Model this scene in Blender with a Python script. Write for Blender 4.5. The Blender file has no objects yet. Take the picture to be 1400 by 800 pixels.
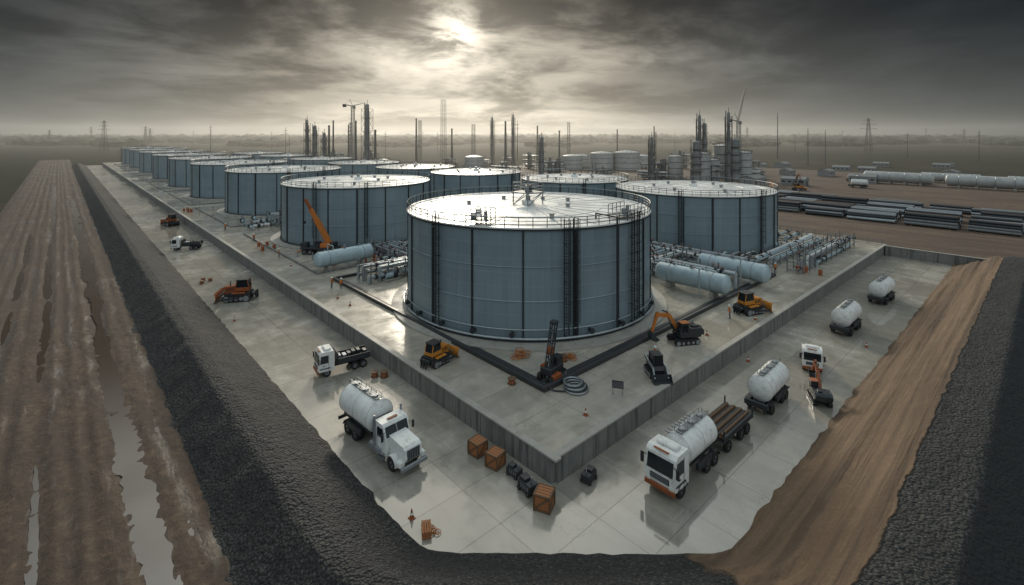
import bpy,bmesh,math,random
from mathutils import Vector,Matrix,noise
random.seed(7)
PI=math.pi
R=math.radians
scene=bpy.context.scene
# ------------------------------------------------------------------ plant grid
# World X/Y = plant grid (x along right wall, y along left wall). Survey coords (east,north) -> plant grid
CX,CY,CZ=-25.97,-24.09,25.0
def S(e,n): return (CX+.7390*e+.6738*n, CY-.6738*e+.7390*n)
# ------------------------------------------------------------------ materials
class NT:
    def __init__(s,tree): s.t=tree; s.N=tree.nodes; s.L=tree.links
    def n(s,t,**k):
        x=s.N.new(t)
        for a,b in k.items(): setattr(x,a,b)
        return x
    def put(s,sock,v):
        if v is None: return
        if isinstance(v,bpy.types.NodeSocket): s.L.new(v,sock)
        else:
            try: sock.default_value=v
            except Exception: sock.default_value=(v[0],v[1],v[2],1)
    def m(s,op,a,b=None,c=None,clamp=False):
        x=s.n('ShaderNodeMath',operation=op); x.use_clamp=clamp
        s.put(x.inputs[0],a); s.put(x.inputs[1],b)
        if c is not None: s.put(x.inputs[2],c)
        return x.outputs[0]
    def mix(s,f,a,b,blend='MIX'):
        x=s.n('ShaderNodeMix',data_type='RGBA',blend_type=blend)
        s.put(x.inputs[0],f)
        for i,v in ((6,a),(7,b)):
            if isinstance(v,(tuple,list)): v=(v[0],v[1],v[2],1)
            s.put(x.inputs[i],v)
        return x.outputs[2]
    def mr(s,v,a,b,c,d,smooth=False):
        x=s.n('ShaderNodeMapRange'); 
        if smooth: x.interpolation_type='SMOOTHSTEP'
        s.put(x.inputs[0],v)
        for i,q in enumerate((a,b,c,d)): x.inputs[i+1].default_value=q
        return x.outputs[0]
    def noise(s,vec,scale,detail=4,rough=.55,dist=0):
        x=s.n('ShaderNodeTexNoise'); s.put(x.inputs['Vector'],vec)
        x.inputs['Scale'].default_value=scale; x.inputs['Detail'].default_value=detail
        x.inputs['Roughness'].default_value=rough; x.inputs['Distortion'].default_value=dist
        return x.outputs[0]
    def scalev(s,vec,sc):
        x=s.n('ShaderNodeVectorMath',operation='MULTIPLY'); s.put(x.inputs[0],vec); x.inputs[1].default_value=sc
        return x.outputs[0]
    def bump(s,h,strength,dist):
        x=s.n('ShaderNodeBump'); s.put(x.inputs['Height'],h); x.inputs['Strength'].default_value=strength; x.inputs['Distance'].default_value=dist
        return x.outputs[0]
MATS={}
def newmat(name):
    m=bpy.data.materials.new(name); m.use_nodes=True
    t=NT(m.node_tree); b=t.N['Principled BSDF']; MATS[name]=m
    co=t.n('ShaderNodeTexCoord').outputs['Object']
    return m,t,b,co
def mul(c,k): return (c[0]*k,c[1]*k,c[2]*k)
def pmat(name,col,rough=.5,metal=0,var=.25,scale=1.2,bump=.15,dirt=.35,dcol=(.07,.055,.04)):
    m,t,b,co=newmat(name)
    n1=t.noise(co,scale,3)
    c=t.mix(n1,mul(col,1-var),mul(col,1+var*.6))
    if dirt>0:
        d=t.mr(t.noise(co,scale*2.3,5,.7),.5,.72,0,dirt)
        c=t.mix(d,c,dcol)
    t.put(b.inputs['Base Color'],c)
    t.put(b.inputs['Roughness'],t.mr(n1,.3,.7,max(rough-.12,.03),min(rough+.15,1)))
    b.inputs['Metallic'].default_value=metal
    return m
pmat('white_paint',(.74,.74,.71),.35,dirt=.38,scale=1.1)
pmat('roof_white',(.80,.80,.78),.30,var=.10,scale=.22,dirt=.22,dcol=(.35,.34,.31))
pmat('roof_seam',(.50,.51,.50),.4,dirt=.2)
pmat('dark_steel',(.035,.04,.045),.5,.3)
pmat('black_paint',(.016,.018,.022),.45)
pmat('rubber',(.015,.015,.015),.85)
pmat('steel',(.30,.32,.34),.4,.6,scale=2)
pmat('pipe_grey',(.36,.40,.42),.4,.3,scale=.8)
pmat('rail_grey',(.22,.235,.24),.5,.4)
pmat('vessel_blue',(.38,.48,.52),.4,.1,scale=.6,dirt=.25)
pmat('orange',(.50,.15,.02),.45,scale=1.5,dirt=.6)
pmat('burnt_orange',(.28,.07,.015),.5,scale=1.5,dirt=.7)
pmat('yellow',(.50,.19,.02),.45,scale=1.5,dirt=.6)
pmat('rust',(.13,.06,.03),.8,scale=1.5)
pmat('wood',(.13,.075,.04),.75,scale=3)
pmat('crate_wood',(.34,.13,.045),.7,scale=3)
pmat('skin',(.45,.28,.2),.6,dirt=0)
pmat('tower_steel',(.055,.06,.065),.55,.3,scale=.3)
pmat('tower_light',(.17,.18,.18),.5,.2,scale=.3)
pmat('silo_white',(.42,.43,.42),.45,.1,scale=.3)
pmat('concrete_plain',(.34,.325,.29),.6,scale=.5)
pmat('curb_dark',(.03,.032,.035),.45,scale=.6,dirt=.15)
pmat('red_light',(.4,.02,.01),.3)
pmat('dark_cloth',(.03,.035,.05),.9)
pmat('shed_wall',(.25,.26,.26),.6,scale=.3)
m,t,b,co=newmat('glass'); b.inputs['Base Color'].default_value=(.012,.016,.02,1); b.inputs['Roughness'].default_value=.06
m,t,b,co=newmat('lamp_glass'); b.inputs['Base Color'].default_value=(.6,.6,.55,1); b.inputs['Roughness'].default_value=.1

def concrete(name,base,joint,wet_lo,wet_hi,rdry=.5,rwet=.1,streak=(1,1,1)):
    m,t,b,co=newmat(name)
    br=t.n('ShaderNodeTexBrick'); br.offset=0; br.squash=1
    t.put(br.inputs['Vector'],co)
    for k,v in (('Scale',1),('Mortar Size',.03),('Mortar Smooth',.3),('Brick Width',joint),('Row Height',joint*.8)): br.inputs[k].default_value=v
    br.inputs['Color1'].default_value=(*mul(base,.84),1); br.inputs['Color2'].default_value=(*mul(base,1.10),1); br.inputs['Mortar'].default_value=(*mul(base,.35),1)
    big=t.noise(co,.055,4,.6,.4); mid=t.noise(co,.45,6,.65,.3); fine=t.noise(co,9,2,.6)
    strk=t.noise(t.scalev(co,streak),.5,5,.65); spot=t.noise(co,1.9,5,.7)
    c=br.outputs['Color']
    c=t.mix(t.mr(mid,.40,.70,0,.42),c,mul(base,.55))
    c=t.mix(t.mr(strk,.48,.74,0,.5),c,mul(base,.42))
    c=t.mix(t.mr(spot,.58,.74,0,.4),c,mul(base,.35))
    wet=t.mr(t.m('ADD',t.m('MULTIPLY',big,.68),t.m('MULTIPLY',mid,.32)),wet_lo,wet_hi,0,1,True)
    c=t.mix(t.m('MULTIPLY',wet,.42),c,mul((base[0],base[1]*.98,base[2]*.93),.40))
    crack=t.n('ShaderNodeTexVoronoi'); crack.feature='DISTANCE_TO_EDGE'; crack.inputs['Scale'].default_value=.12
    wv=t.n('ShaderNodeVectorMath',operation='ADD'); t.L.new(co,wv.inputs[0])
    nz=t.n('ShaderNodeTexNoise'); nz.inputs['Scale'].default_value=.5; nz.inputs['Detail'].default_value=4; t.L.new(co,nz.inputs['Vector'])
    sc=t.n('ShaderNodeVectorMath',operation='SCALE'); t.L.new(nz.outputs['Color'],sc.inputs[0]); sc.inputs['Scale'].default_value=5
    t.L.new(sc.outputs[0],wv.inputs[1]); t.L.new(wv.outputs[0],crack.inputs['Vector'])
    c=t.mix(t.mr(crack.outputs['Distance'],0,.005,.5,0),c,mul(base,.25))
    t.put(b.inputs['Base Color'],c)
    r=t.m('ADD',t.mr(wet,0,1,rdry,rwet),t.mr(fine,.3,.7,-.02,.04))
    t.put(b.inputs['Roughness'],r); t.put(b.inputs['Specular IOR Level'],t.mr(wet,0,1,.6,1.0))
    h=t.m('SUBTRACT',t.m('MULTIPLY',fine,t.mr(wet,0,1,1,.03)),t.m('MULTIPLY',br.outputs['Fac'],1.5))
    t.put(b.inputs['Normal'],t.bump(h,.22,.02))
concrete('platform_concrete',(.46,.42,.35),6,.40,.60,.27,.09,(.12,1.5,1))
concrete('yard_concrete',(.37,.345,.295),5,.38,.56,.27,.06,(1.3,.1,1))
m,t,b,co=newmat('wall_concrete')
n1=t.noise(co,.4,6,.6); n2=t.noise(t.scalev(co,(1.5,1.5,.12)),1.2,5,.6)
c=t.mix(n1,(.12,.12,.115),(.24,.235,.22)); c=t.mix(t.mr(n2,.48,.66,0,.75),c,(.04,.04,.04)); t.put(b.inputs['Base Color'],c)
b.inputs['Roughness'].default_value=.65
# tank wall
m,t,b,co=newmat('tank_wall')
sp=t.n('ShaderNodeSeparateXYZ'); t.L.new(co,sp.inputs[0])
u=t.m('MULTIPLY',t.m('ARCTAN2',sp.outputs[1],sp.outputs[0]),16.5)
cb=t.n('ShaderNodeCombineXYZ'); t.L.new(u,cb.inputs[0]); t.L.new(sp.outputs[2],cb.inputs[1])
br=t.n('ShaderNodeTexBrick'); br.offset=.5; t.L.new(cb.outputs[0],br.inputs['Vector'])
for k,v in (('Scale',1),('Mortar Size',.028),('Mortar Smooth',.2),('Brick Width',5.2),('Row Height',1.55)): br.inputs[k].default_value=v
base=(.215,.28,.315)
br.inputs['Color1'].default_value=(*mul(base,.94),1); br.inputs['Color2'].default_value=(*mul(base,1.06),1); br.inputs['Mortar'].default_value=(*mul(base,1.3),1)
s1=t.noise(t.scalev(cb.outputs[0],(1.6,.06,1)),1,6,.65); s2=t.noise(co,.2,5,.6)
c=t.mix(t.mr(s1,.48,.72,0,.4),br.outputs['Color'],mul(base,.5)); c=t.mix(t.mr(s2,.35,.7,.3,0),c,mul(base,.7))
lowgrime=t.mr(sp.outputs[2],0,1.8,.5,0); c=t.mix(t.m('MULTIPLY',lowgrime,s1),c,(.05,.045,.04))
t.put(b.inputs['Base Color'],c); t.put(b.inputs['Roughness'],t.mr(s2,.3,.7,.30,.46)); b.inputs['Metallic'].default_value=.15
t.put(b.inputs['Normal'],t.bump(t.m('ADD',br.outputs['Fac'],t.m('MULTIPLY',s2,3)),.25,.03))
# gravel / dirt
def dirtcol(t,co,vx):
    a=t.noise(t.scalev(co,vx),1,5,.6,.15); b2=t.noise(co,.28,6,.65); f=t.noise(co,3.2,6,.7)
    c=t.mix(t.mr(a,.38,.62,0,1),(.050,.029,.017),(.170,.103,.058)); c=t.mix(t.mr(b2,.38,.62,.7,0),c,(.060,.036,.021))
    c=t.mix(t.mr(f,.40,.66,.65,0),c,(.034,.021,.013)); c=t.mix(t.mr(f,.58,.7,0,.45),c,(.21,.135,.08))
    return c,a,f
m,t,b,co=newmat('embankment_gravel')
v=t.n('ShaderNodeTexVoronoi'); v.inputs['Scale'].default_value=5.5; t.L.new(co,v.inputs['Vector'])
v2=t.n('ShaderNodeTexVoronoi'); v2.inputs['Scale'].default_value=2.2; t.L.new(co,v2.inputs['Vector'])
sp=t.n('ShaderNodeSeparateColor'); t.L.new(v.outputs['Color'],sp.inputs[0])
g=t.mix(t.m('POWER',sp.outputs[0],2),(.014,.015,.016),(.10,.10,.096)); g=t.mix(t.mr(t.noise(co,.25,5),.35,.65,0,.7),g,(.02,.02,.021))
g=t.mix(t.mr(v.outputs['Distance'],.25,.6,0,.8),g,(.006,.006,.006))
at2=t.n('ShaderNodeAttribute'); at2.attribute_name='vignette_dark'
g=t.mix(t.mr(t.m('ADD',at2.outputs['Fac'],t.m('MULTIPLY',t.m('SUBTRACT',t.noise(co,.7,4),.5),.6)),.35,.65,0,1),g,(.008,.009,.010))  # outer right bank painted near-black: vignette darkness put into the colour
d,ru,fi=dirtcol(t,co,(.05,1.7,1))
at=t.n('ShaderNodeAttribute'); at.attribute_name='dirt'
f=t.mr(t.m('ADD',at.outputs['Fac'],t.m('MULTIPLY',t.m('SUBTRACT',t.noise(co,.7,6),.5),.9)),.42,.58,0,1)
dd=t.mix(.40,d,(.26,.165,.095)); dd=t.mix(t.mr(t.noise(t.scalev(co,(.02,.9,.9)),1,4),.44,.56,.65,0),dd,(.055,.034,.02))
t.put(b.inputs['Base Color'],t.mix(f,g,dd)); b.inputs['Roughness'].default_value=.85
hg=t.m('ADD',t.m('MULTIPLY',v.outputs['Distance'],-1.0),t.m('MULTIPLY',v2.outputs['Distance'],-1.0))
hd=t.m('ADD',t.m('MULTIPLY',ru,2.2),t.m('MULTIPLY',fi,.8))
hm=t.n('ShaderNodeMix',data_type='FLOAT'); t.put(hm.inputs[0],f); t.put(hm.inputs[2],hg); t.put(hm.inputs[3],hd)
t.put(b.inputs['Normal'],t.bump(hm.outputs[0],.95,.17))
def dirtroad(name,vx,wetk=0.6,wl=.5):
    m,t,b,co=newmat(name); c,a,f=dirtcol(t,co,vx)
    w=t.mr(t.noise(t.scalev(co,(vx[0]*.7,vx[1]*.6,1)),1.3,5,.6),wl,wl+.08,0,wetk)
    t.put(b.inputs['Base Color'],t.mix(w,c,(.045,.028,.017))); t.put(b.inputs['Roughness'],t.mr(w,0,1,.75,.16))
    t.put(b.inputs['Normal'],t.bump(t.m('MULTIPLY',t.m('ADD',t.m('MULTIPLY',a,1.2),f),t.mr(w,0,1,1,.3)),.7,.12))
dirtroad('yard_dirt',(.30,.03,1),.35,.55)
# muddy haul track : clods, soft ruts, damp patches
m,t,b,co=newmat('track_dirt')
wn=t.n('ShaderNodeTexNoise'); wn.inputs['Scale'].default_value=.25; wn.inputs['Detail'].default_value=3; t.L.new(co,wn.inputs['Vector'])
ws=t.n('ShaderNodeVectorMath',operation='MULTIPLY_ADD'); t.L.new(wn.outputs['Color'],ws.inputs[0]); ws.inputs[1].default_value=(1.6,3,0); t.L.new(co,ws.inputs[2]); wco=ws.outputs[0]
a=t.noise(t.scalev(wco,(1.1,.09,1)),1,6,.62,.2); big=t.noise(wco,.13,6,.65); cl=t.noise(wco,1.3,8,.72); f=t.noise(co,6,5,.7)
c=t.mix(t.mr(a,.40,.62,0,1),(.048,.029,.018),(.115,.072,.043)); c=t.mix(t.mr(big,.40,.60,.75,0),c,(.050,.032,.020))
c=t.mix(t.mr(cl,.42,.60,.75,0),c,(.030,.019,.012)); c=t.mix(t.mr(cl,.58,.72,0,.5),c,(.165,.108,.066)); c=t.mix(t.mr(f,.5,.68,0,.4),c,(.03,.02,.013))
w=t.mr(t.m('ADD',t.m('MULTIPLY',t.noise(t.scalev(wco,(.9,.05,1)),1.1,4,.55),.6),t.m('MULTIPLY',big,.4)),.53,.60,0,.7)
t.put(b.inputs['Base Color'],t.mix(w,c,(.035,.023,.015))); t.put(b.inputs['Roughness'],t.mr(w,0,1,.85,.26))
t.put(b.inputs['Normal'],t.bump(t.m('ADD',t.m('ADD',t.m('MULTIPLY',a,.7),cl),t.m('MULTIPLY',f,.35)),.75,.14))
m,t,b,co=newmat('field')
n1=t.noise(t.scalev(co,(.0035,.0012,1)),1,6,.6); n2=t.noise(co,.02,6,.65)
c=t.mix(t.mr(n1,.4,.6,0,1),(.016,.021,.013),(.050,.044,.032)); c=t.mix(t.mr(n2,.4,.65,0,.8),c,(.014,.017,.011))
t.put(b.inputs['Base Color'],c); b.inputs['Roughness'].default_value=1; b.inputs['Specular IOR Level'].default_value=.1
m,t,b,co=newmat('muddy_water'); n=t.noise(co,1.5,3); b.inputs['Base Color'].default_value=(.06,.042,.029,1); b.inputs['Roughness'].default_value=.05
b.inputs['Specular IOR Level'].default_value=1.0; t.put(b.inputs['Normal'],t.bump(n,.05,.02))
m,t,b,co=newmat('tree_dark'); t.put(b.inputs['Base Color'],t.mix(t.noise(co,.08,4),(.008,.012,.008),(.028,.034,.021))); b.inputs['Roughness'].default_value=1
# ------------------------------------------------------------------ mesh builder
class MB:
    def __init__(s): s.v=[];s.f=[];s.m=[];s.slots=[];s.M=Matrix()
    def mi(s,name):
        if name not in s.slots: s.slots.append(name)
        return s.slots.index(name)
    def add(s,vs,fs,mat):
        o=len(s.v); k=s.mi(mat)
        s.v+= [tuple(s.M@Vector(p)) for p in vs]
        for f in fs: s.f.append([i+o for i in f]); s.m.append(k)
    def box(s,c,d,mat,bev=0,rot=None):
        h=[q/2 for q in d]; vs=[]; fs=[]
        Rm=rot if rot else Matrix()
        sg=[(x,y,z) for x in(-1,1) for y in(-1,1) for z in(-1,1)]
        if bev<=0:
            vs=[(x*h[0],y*h[1],z*h[2]) for x,y,z in sg]
            fs=[(0,1,3,2),(4,6,7,5),(0,4,5,1),(2,3,7,6),(0,2,6,4),(1,5,7,3)]
        else:
            b=min(bev,min(h)*.9); I={}
            for g in sg:
                for ax in range(3):
                    p=[g[i]*(h[i] if i==ax else h[i]-b) for i in range(3)]; I[(g,ax)]=len(vs); vs.append(tuple(p))
            for ax in range(3):
                o=[i for i in range(3) if i!=ax]
                for sx in(-1,1):
                    q=[]
                    for a,bb in((-1,-1),(1,-1),(1,1),(-1,1)):
                        g=[0,0,0]; g[ax]=sx; g[o[0]]=a; g[o[1]]=bb; q.append(I[(tuple(g),ax)])
                    fs.append(q)
                for a in(-1,1):
                    for bb in(-1,1):
                        g1=[0,0,0];g2=[0,0,0]
                        g1[ax]=-1;g2[ax]=1
                        for g in(g1,g2): g[o[0]]=a; g[o[1]]=bb
                        fs.append([I[(tuple(g1),o[0])],I[(tuple(g2),o[0])],I[(tuple(g2),o[1])],I[(tuple(g1),o[1])]])
            for g in sg: fs.append([I[(g,0)],I[(g,1)],I[(g,2)]])
        c=Vector(c); s.add([tuple(c+(Rm@Vector(p))) for p in vs],fs,mat)
    def cyl(s,p0,p1,r0,mat,n=10,r1=None,caps=True):
        p0=Vector(p0);p1=Vector(p1); r1=r0 if r1 is None else r1
        d=(p1-p0); 
        if d.length<1e-6:return
        d.normalize(); a=d.orthogonal().normalized(); b=d.cross(a)
        vs=[]
        for p,r in((p0,r0),(p1,r1)):
            for i in range(n):
                an=2*PI*i/n; vs.append(tuple(p+a*math.cos(an)*r+b*math.sin(an)*r))
        fs=[(i,(i+1)%n,n+(i+1)%n,n+i) for i in range(n)]
        if caps: fs+=[tuple(range(n))[::-1],tuple(range(n,2*n))]
        s.add(vs,fs,mat)
    def path(s,pts,r,mat,n=8):
        for a,b in zip(pts,pts[1:]): s.cyl(a,b,r,mat,n)
    def lathe(s,prof,mat,n=24,axis='Z',c=(0,0,0),closed=False,a0=0,a1=2*PI):
        full=abs(a1-a0-2*PI)<1e-5; cnt=n if full else n+1
        vs=[]
        for r,z in prof:
            for i in range(cnt):
                an=a0+(a1-a0)*i/n; p=(r*math.cos(an),r*math.sin(an),z)
                if axis=='X': p=(p[2],p[0],p[1])
                if axis=='Y': p=(p[0],p[2],p[1])
                vs.append((p[0]+c[0],p[1]+c[1],p[2]+c[2]))
        fs=[]; k=len(prof)
        for j in range(k-1 if not closed else k):
            j2=(j+1)%k
            for i in range(n):
                i2=(i+1)%cnt if full else i+1
                fs.append((j*cnt+i,j*cnt+i2,j2*cnt+i2,j2*cnt+i))
        s.add(vs,fs,mat)
    def ring(s,c,Rr,r,mat,n=32,m=6,axis='Z'):
        prof=[(Rr+r*math.cos(2*PI*k/m),r*math.sin(2*PI*k/m)) for k in range(m)]
        s.lathe(prof,mat,n,axis,c,closed=True)
    def prism(s,pts,y0,y1,mat):
        n=len(pts); vs=[(x,y0,z) for x,z in pts]+[(x,y1,z) for x,z in pts]
        fs=[(i,(i+1)%n,n+(i+1)%n,n+i) for i in range(n)]+[tuple(range(n))[::-1],tuple(range(n,2*n))]
        s.add(vs,fs,mat)
    def drum(s,x0,x1,r,z,mat,n=28,dome=.35,y=0):
        pr=[(.01,x0-dome),(r*.5,x0-dome*.85),(r*.85,x0-dome*.4),(r,x0),(r,x1),(r*.85,x1+dome*.4),(r*.5,x1+dome*.85),(.01,x1+dome)]
        s.lathe(pr,mat,n,'X',(0,y,z))
    def mesh(s,name):
        me=bpy.data.meshes.new(name); me.from_pydata(s.v,[],s.f)
        for k in s.slots: me.materials.append(MATS[k])
        me.polygons.foreach_set('material_index',s.m)
        bm=bmesh.new(); bm.from_mesh(me); bmesh.ops.recalc_face_normals(bm,faces=bm.faces); bm.to_mesh(me); bm.free()
        me.polygons.foreach_set('use_smooth',[True]*len(me.polygons))
        me.set_sharp_from_angle(angle=R(32)); me.update()
        return me
def place(me,name,loc=(0,0,0),rz=0,sc=1):
    o=bpy.data.objects.new(name,me); scene.collection.objects.link(o)
    o.location=loc; o.rotation_euler=(0,0,rz); o.scale=(sc,)*3 if not isinstance(sc,tuple) else sc
    return o
def obj(mb,name,loc=(0,0,0),rz=0,sc=1): return place(mb.mesh(name),name,loc,rz,sc)
def sst(a,b,x):
    x=max(0,min(1,(x-a)/(b-a))); return x*x*(3-2*x)
def lin(pts,d):
    if d<=pts[0][0]: return pts[0][1]
    for (a,za),(b,zb) in zip(pts,pts[1:]):
        if d<=b: return za+(zb-za)*(d-a)/(b-a)
    return pts[-1][1]
# ------------------------------------------------------------------ ground
def gridmesh(name,xs,ys,hf,mat):
    vs=[(x,y,hf(x,y)) for y in ys for x in xs]; nx=len(xs)
    fs=[(j*nx+i,j*nx+i+1,(j+1)*nx+i+1,(j+1)*nx+i) for j in range(len(ys)-1) for i in range(nx-1)]
    me=bpy.data.meshes.new(name); me.from_pydata(vs,[],fs); me.materials.append(MATS[mat])
    me.polygons.foreach_set('use_smooth',[True]*len(me.polygons)); return place(me,name)
gx=[-16000,-6000,-2500,-1000,-400,-150,0,150,400,1000,2500,6000,16000]
gridmesh('ground',gx,gx,lambda x,y:-.35,'field')
def fr(a,b,st):
    n=max(1,int(round((b-a)/st))); return [a+(b-a)*i/n for i in range(n+1)]
N=lambda x,y,z=0: noise.noise(Vector((x,y,z)))
RUTS=((-20.0,.45,.05),(-22.1,.9,.15),(-24.2,.35,.06),(-25.6,.4,.05),(-27.2,.55,.10),(-29.2,.35,.05),(-31,.55,.09),(-32.8,.4,.06),(-35,.5,.08))
def rutc(k,y): return RUTS[k][0]+.5*N(y*.025,k*5.3)+.15*N(y*.11,k*2.1)
def roadh(x,y):
    e=min(sst(-41,-37.5,x),1); z=.04
    for k,(c,w_,dp) in enumerate(RUTS):
        d=(x-rutc(k,y))/w_; dp*=.6+.9*abs(N(y*.06,k*9.1))*1.6
        if abs(d)<4: z+= -dp*math.exp(-d*d)+dp*.45*(math.exp(-(abs(d)-1.8)**2*2.5))
    return (-.5+.5*e)+e*(z+.06*N(x*.9,y*.35,9)+.05*N(x*1.9,y*1.3,4)+.03*N(x*3.1,y*2.9,14))
gridmesh('dirt_road',fr(-41.5,-17.9,.17),fr(-60,60,.4)+fr(63,620,5),roadh,'track_dirt')
def puddle(k,y0,y1,w,z,seed):
    vs=[];fs=[];ys=fr(y0,y1,.35)
    for i,y in enumerate(ys):
        kk=math.sin(PI*(i+.01)/(len(ys)-1+.02))**.35
        def side(q): return max(.06,.5+.55*N(y*.16,seed+q)+.28*N(y*.8,seed+3+q)+.14*N(y*2.7,seed+q))
        cc=rutc(k,y)
        vs+=[(cc-w*kk*side(0),y,z),(cc+w*kk*side(20),y,z)]
    fs=[(2*i,2*i+1,2*i+3,2*i+2) for i in range(len(ys)-1)]
    me=bpy.data.meshes.new('puddle'); me.from_pydata(vs,[],fs); me.materials.append(MATS['muddy_water']); place(me,'puddle')
puddle(1,-16,62,1.9,.0,1); puddle(1,60,230,2.2,.02,2); puddle(4,45,130,1.1,.0,3); puddle(4,150,300,1.6,.02,4); puddle(6,60,150,.9,.0,6); puddle(0,-5,30,.4,-.01,8); puddle(4,-4,28,.5,-.03,12)
def yardh(x,y):
    e=sst(-70,-45,y)*(1-sst(240,262,y))*(1-sst(330,350,x))
    return -.6+2.45*e+e*.12*(N(x*.25,y*.03)+.6*N(x*.8,y*.05,4)-.8)
gridmesh('dirt_yard',fr(99.9,352,1.6),fr(-72,264,3),yardh,'yard_dirt')
def poly(name,pts,z,mat):
    me=bpy.data.meshes.new(name); me.from_pydata([(x,y,z) for x,y in pts],[],[tuple(range(len(pts)))]); me.materials.append(MATS[mat]); return place(me,name)
poly('concrete_yard',[(-11,-12),(100,-12),(100,.2),(.2,.2),(.2,490),(-11,490)],0,'yard_concrete')
# embankment
raw=[(-9.84,-s_) for s_ in fr(-490,-90,4)]
raw+=[(-9.84,y) for y in reversed(fr(1.4,89,.6))]
cn=24; raw+=[(-9.84+13.24*i/cn,1.4-12.1*i/cn) for i in range(1,cn)]
raw+=[(x,-10.7) for x in fr(3.4,112,.7)]
P=[Vector(p) for p in raw]
for _ in range(5):
    Q=P[:]
    for i in range(1,len(P)-1):
        if abs(P[i].y)<14 and P[i].x<16: Q[i]=(P[i-1]+P[i]*2+P[i+1])/4
    P=Q
NRM=[]
for i,p in enumerate(P):
    a=P[max(0,i-1)];c_=P[min(len(P)-1,i+1)]; T=(c_-a).normalized(); NRM.append(Vector((T.y,-T.x)))
for _ in range(12):
    Q=NRM[:]
    for i in range(1,len(P)-1):
        if P[i].y<10 and P[i].x<16: Q[i]=((NRM[i-1]+NRM[i]*2+NRM[i+1])/4).normalized()
    NRM=Q
ds=[0,.15]+fr(.5,17,.25)
vs=[];att=[];att2=[]
PLF=[(0,0),(1,.45),(4.6,2.2),(5.7,2.25),(8.8,0),(17,-.6)]
PRT=[(0,0),(1,.5),(6.2,2.9),(7,3.05),(9.9,3.0),(16,-1),(17,-1.1)]
for i,p in enumerate(P):
    nn=NRM[i]
    w=sst(-5,5,p.x) if p.y<6 else 0
    endk=1-.45*sst(96,110,p.x)
    for d in ds:
        q=p+nn*(d+(.25*N(p.x*.8,p.y*.8,6) if d<.6 else 0))
        z=(lin(PLF,d)*(1-w)+lin(PRT,d)*w)
        if z>0: z*=endk
        dk=sst(-2,3,p.x)*(1-sst(6.3,7.6,d)) if p.y<6 else 0
        if p.x<6: dk*=sst(0,4,p.x+1-d*.2)
        if d>.1:
            z+=.12*N(q.x*.5,q.y*.5)+.07*N(q.x*1.6,q.y*1.6,3)
            z+=dk*(.30*N(q.x*.035,d*1.2,8)+.20*N(q.x*.05,d*2.4,2))
            if z<.02 and d<1: z=.02
        else: z=-.12
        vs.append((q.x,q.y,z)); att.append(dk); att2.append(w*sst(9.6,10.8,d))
m_=len(ds); fs=[(i*m_+j,i*m_+j+1,(i+1)*m_+j+1,(i+1)*m_+j) for i in range(len(P)-1) for j in range(m_-1)]
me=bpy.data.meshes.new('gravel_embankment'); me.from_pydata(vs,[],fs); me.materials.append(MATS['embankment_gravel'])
A=me.attributes.new('dirt','FLOAT','POINT'); A.data.foreach_set('value',att)
A=me.attributes.new('vignette_dark','FLOAT','POINT'); A.data.foreach_set('value',att2)  # mask of the painted vignette darkness on the outer right bank
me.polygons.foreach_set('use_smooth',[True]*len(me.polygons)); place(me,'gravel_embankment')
# platform + retaining wall
mb=MB(); mb.box((51,245,.9),(101.4,489.4,2.0),'platform_concrete'); obj(mb,'concrete_platform')
mb=MB()
def panels(mb,x0,y0,x1,y1,h,th=.35,L=4):
    a=Vector((x0,y0));b=Vector((x1,y1));n=int((b-a).length/L); d=(b-a).normalized()
    for i in range(n):
        c=a+(b-a)*((i+.5)/n); l=(b-a).length/n-.05
        sz=(l,th,h) if abs(d.x)>.5 else (th,l,h)
        mb.box((c.x,c.y,h/2-.05),sz,'wall_concrete',.02)
panels(mb,0.16,.2,.16,488,1.85); panels(mb,.4,.16,101.6,.16,1.85); panels(mb,101.6,.5,101.6,488,1.85)
panels(mb,99.8,-17,99.8,-.1,1.95)
for c,d in (((.2,244,1.875),(.62,488.6,.17)),((51,.2,1.876),(101.6,.62,.17)),((101.55,244.5,1.874),(.6,488,.17)),((99.8,-8.6,1.97),(.5,17,.15))): mb.box(c,d,'concrete_plain',.03)
obj(mb,'retaining_wall')
# containment curbs
mb=MB()
def curb(mb,x0,y0,x1,y1,h=.45,w=.4,mat='curb_dark'):
    mb.box(((x0+x1)/2,(y0+y1)/2,1.9+h/2),(abs(x1-x0)+w,w,h) if abs(x1-x0)>abs(y1-y0) else (w,abs(y1-y0)-w*.01-w,h),mat,.03)
curb(mb,6.2,6.9,60,6.9); curb(mb,6.2,6.9,6.2,53); curb(mb,6.2,53,45,53); curb(mb,60,6.9,60,45)
curb(mb,7.2,7.9,59,7.9,.12,.5); curb(mb,7.2,7.9,7.2,52,.12,.5)
for k in range(8):
    y=58+51*k+ (4 if k else 0)
    curb(mb,5.5,y,5.5,y+44,.3,.3,'wall_concrete'); curb(mb,5.5,y,44,y,.3,.3,'wall_concrete')
obj(mb,'containment_curb')
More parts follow.
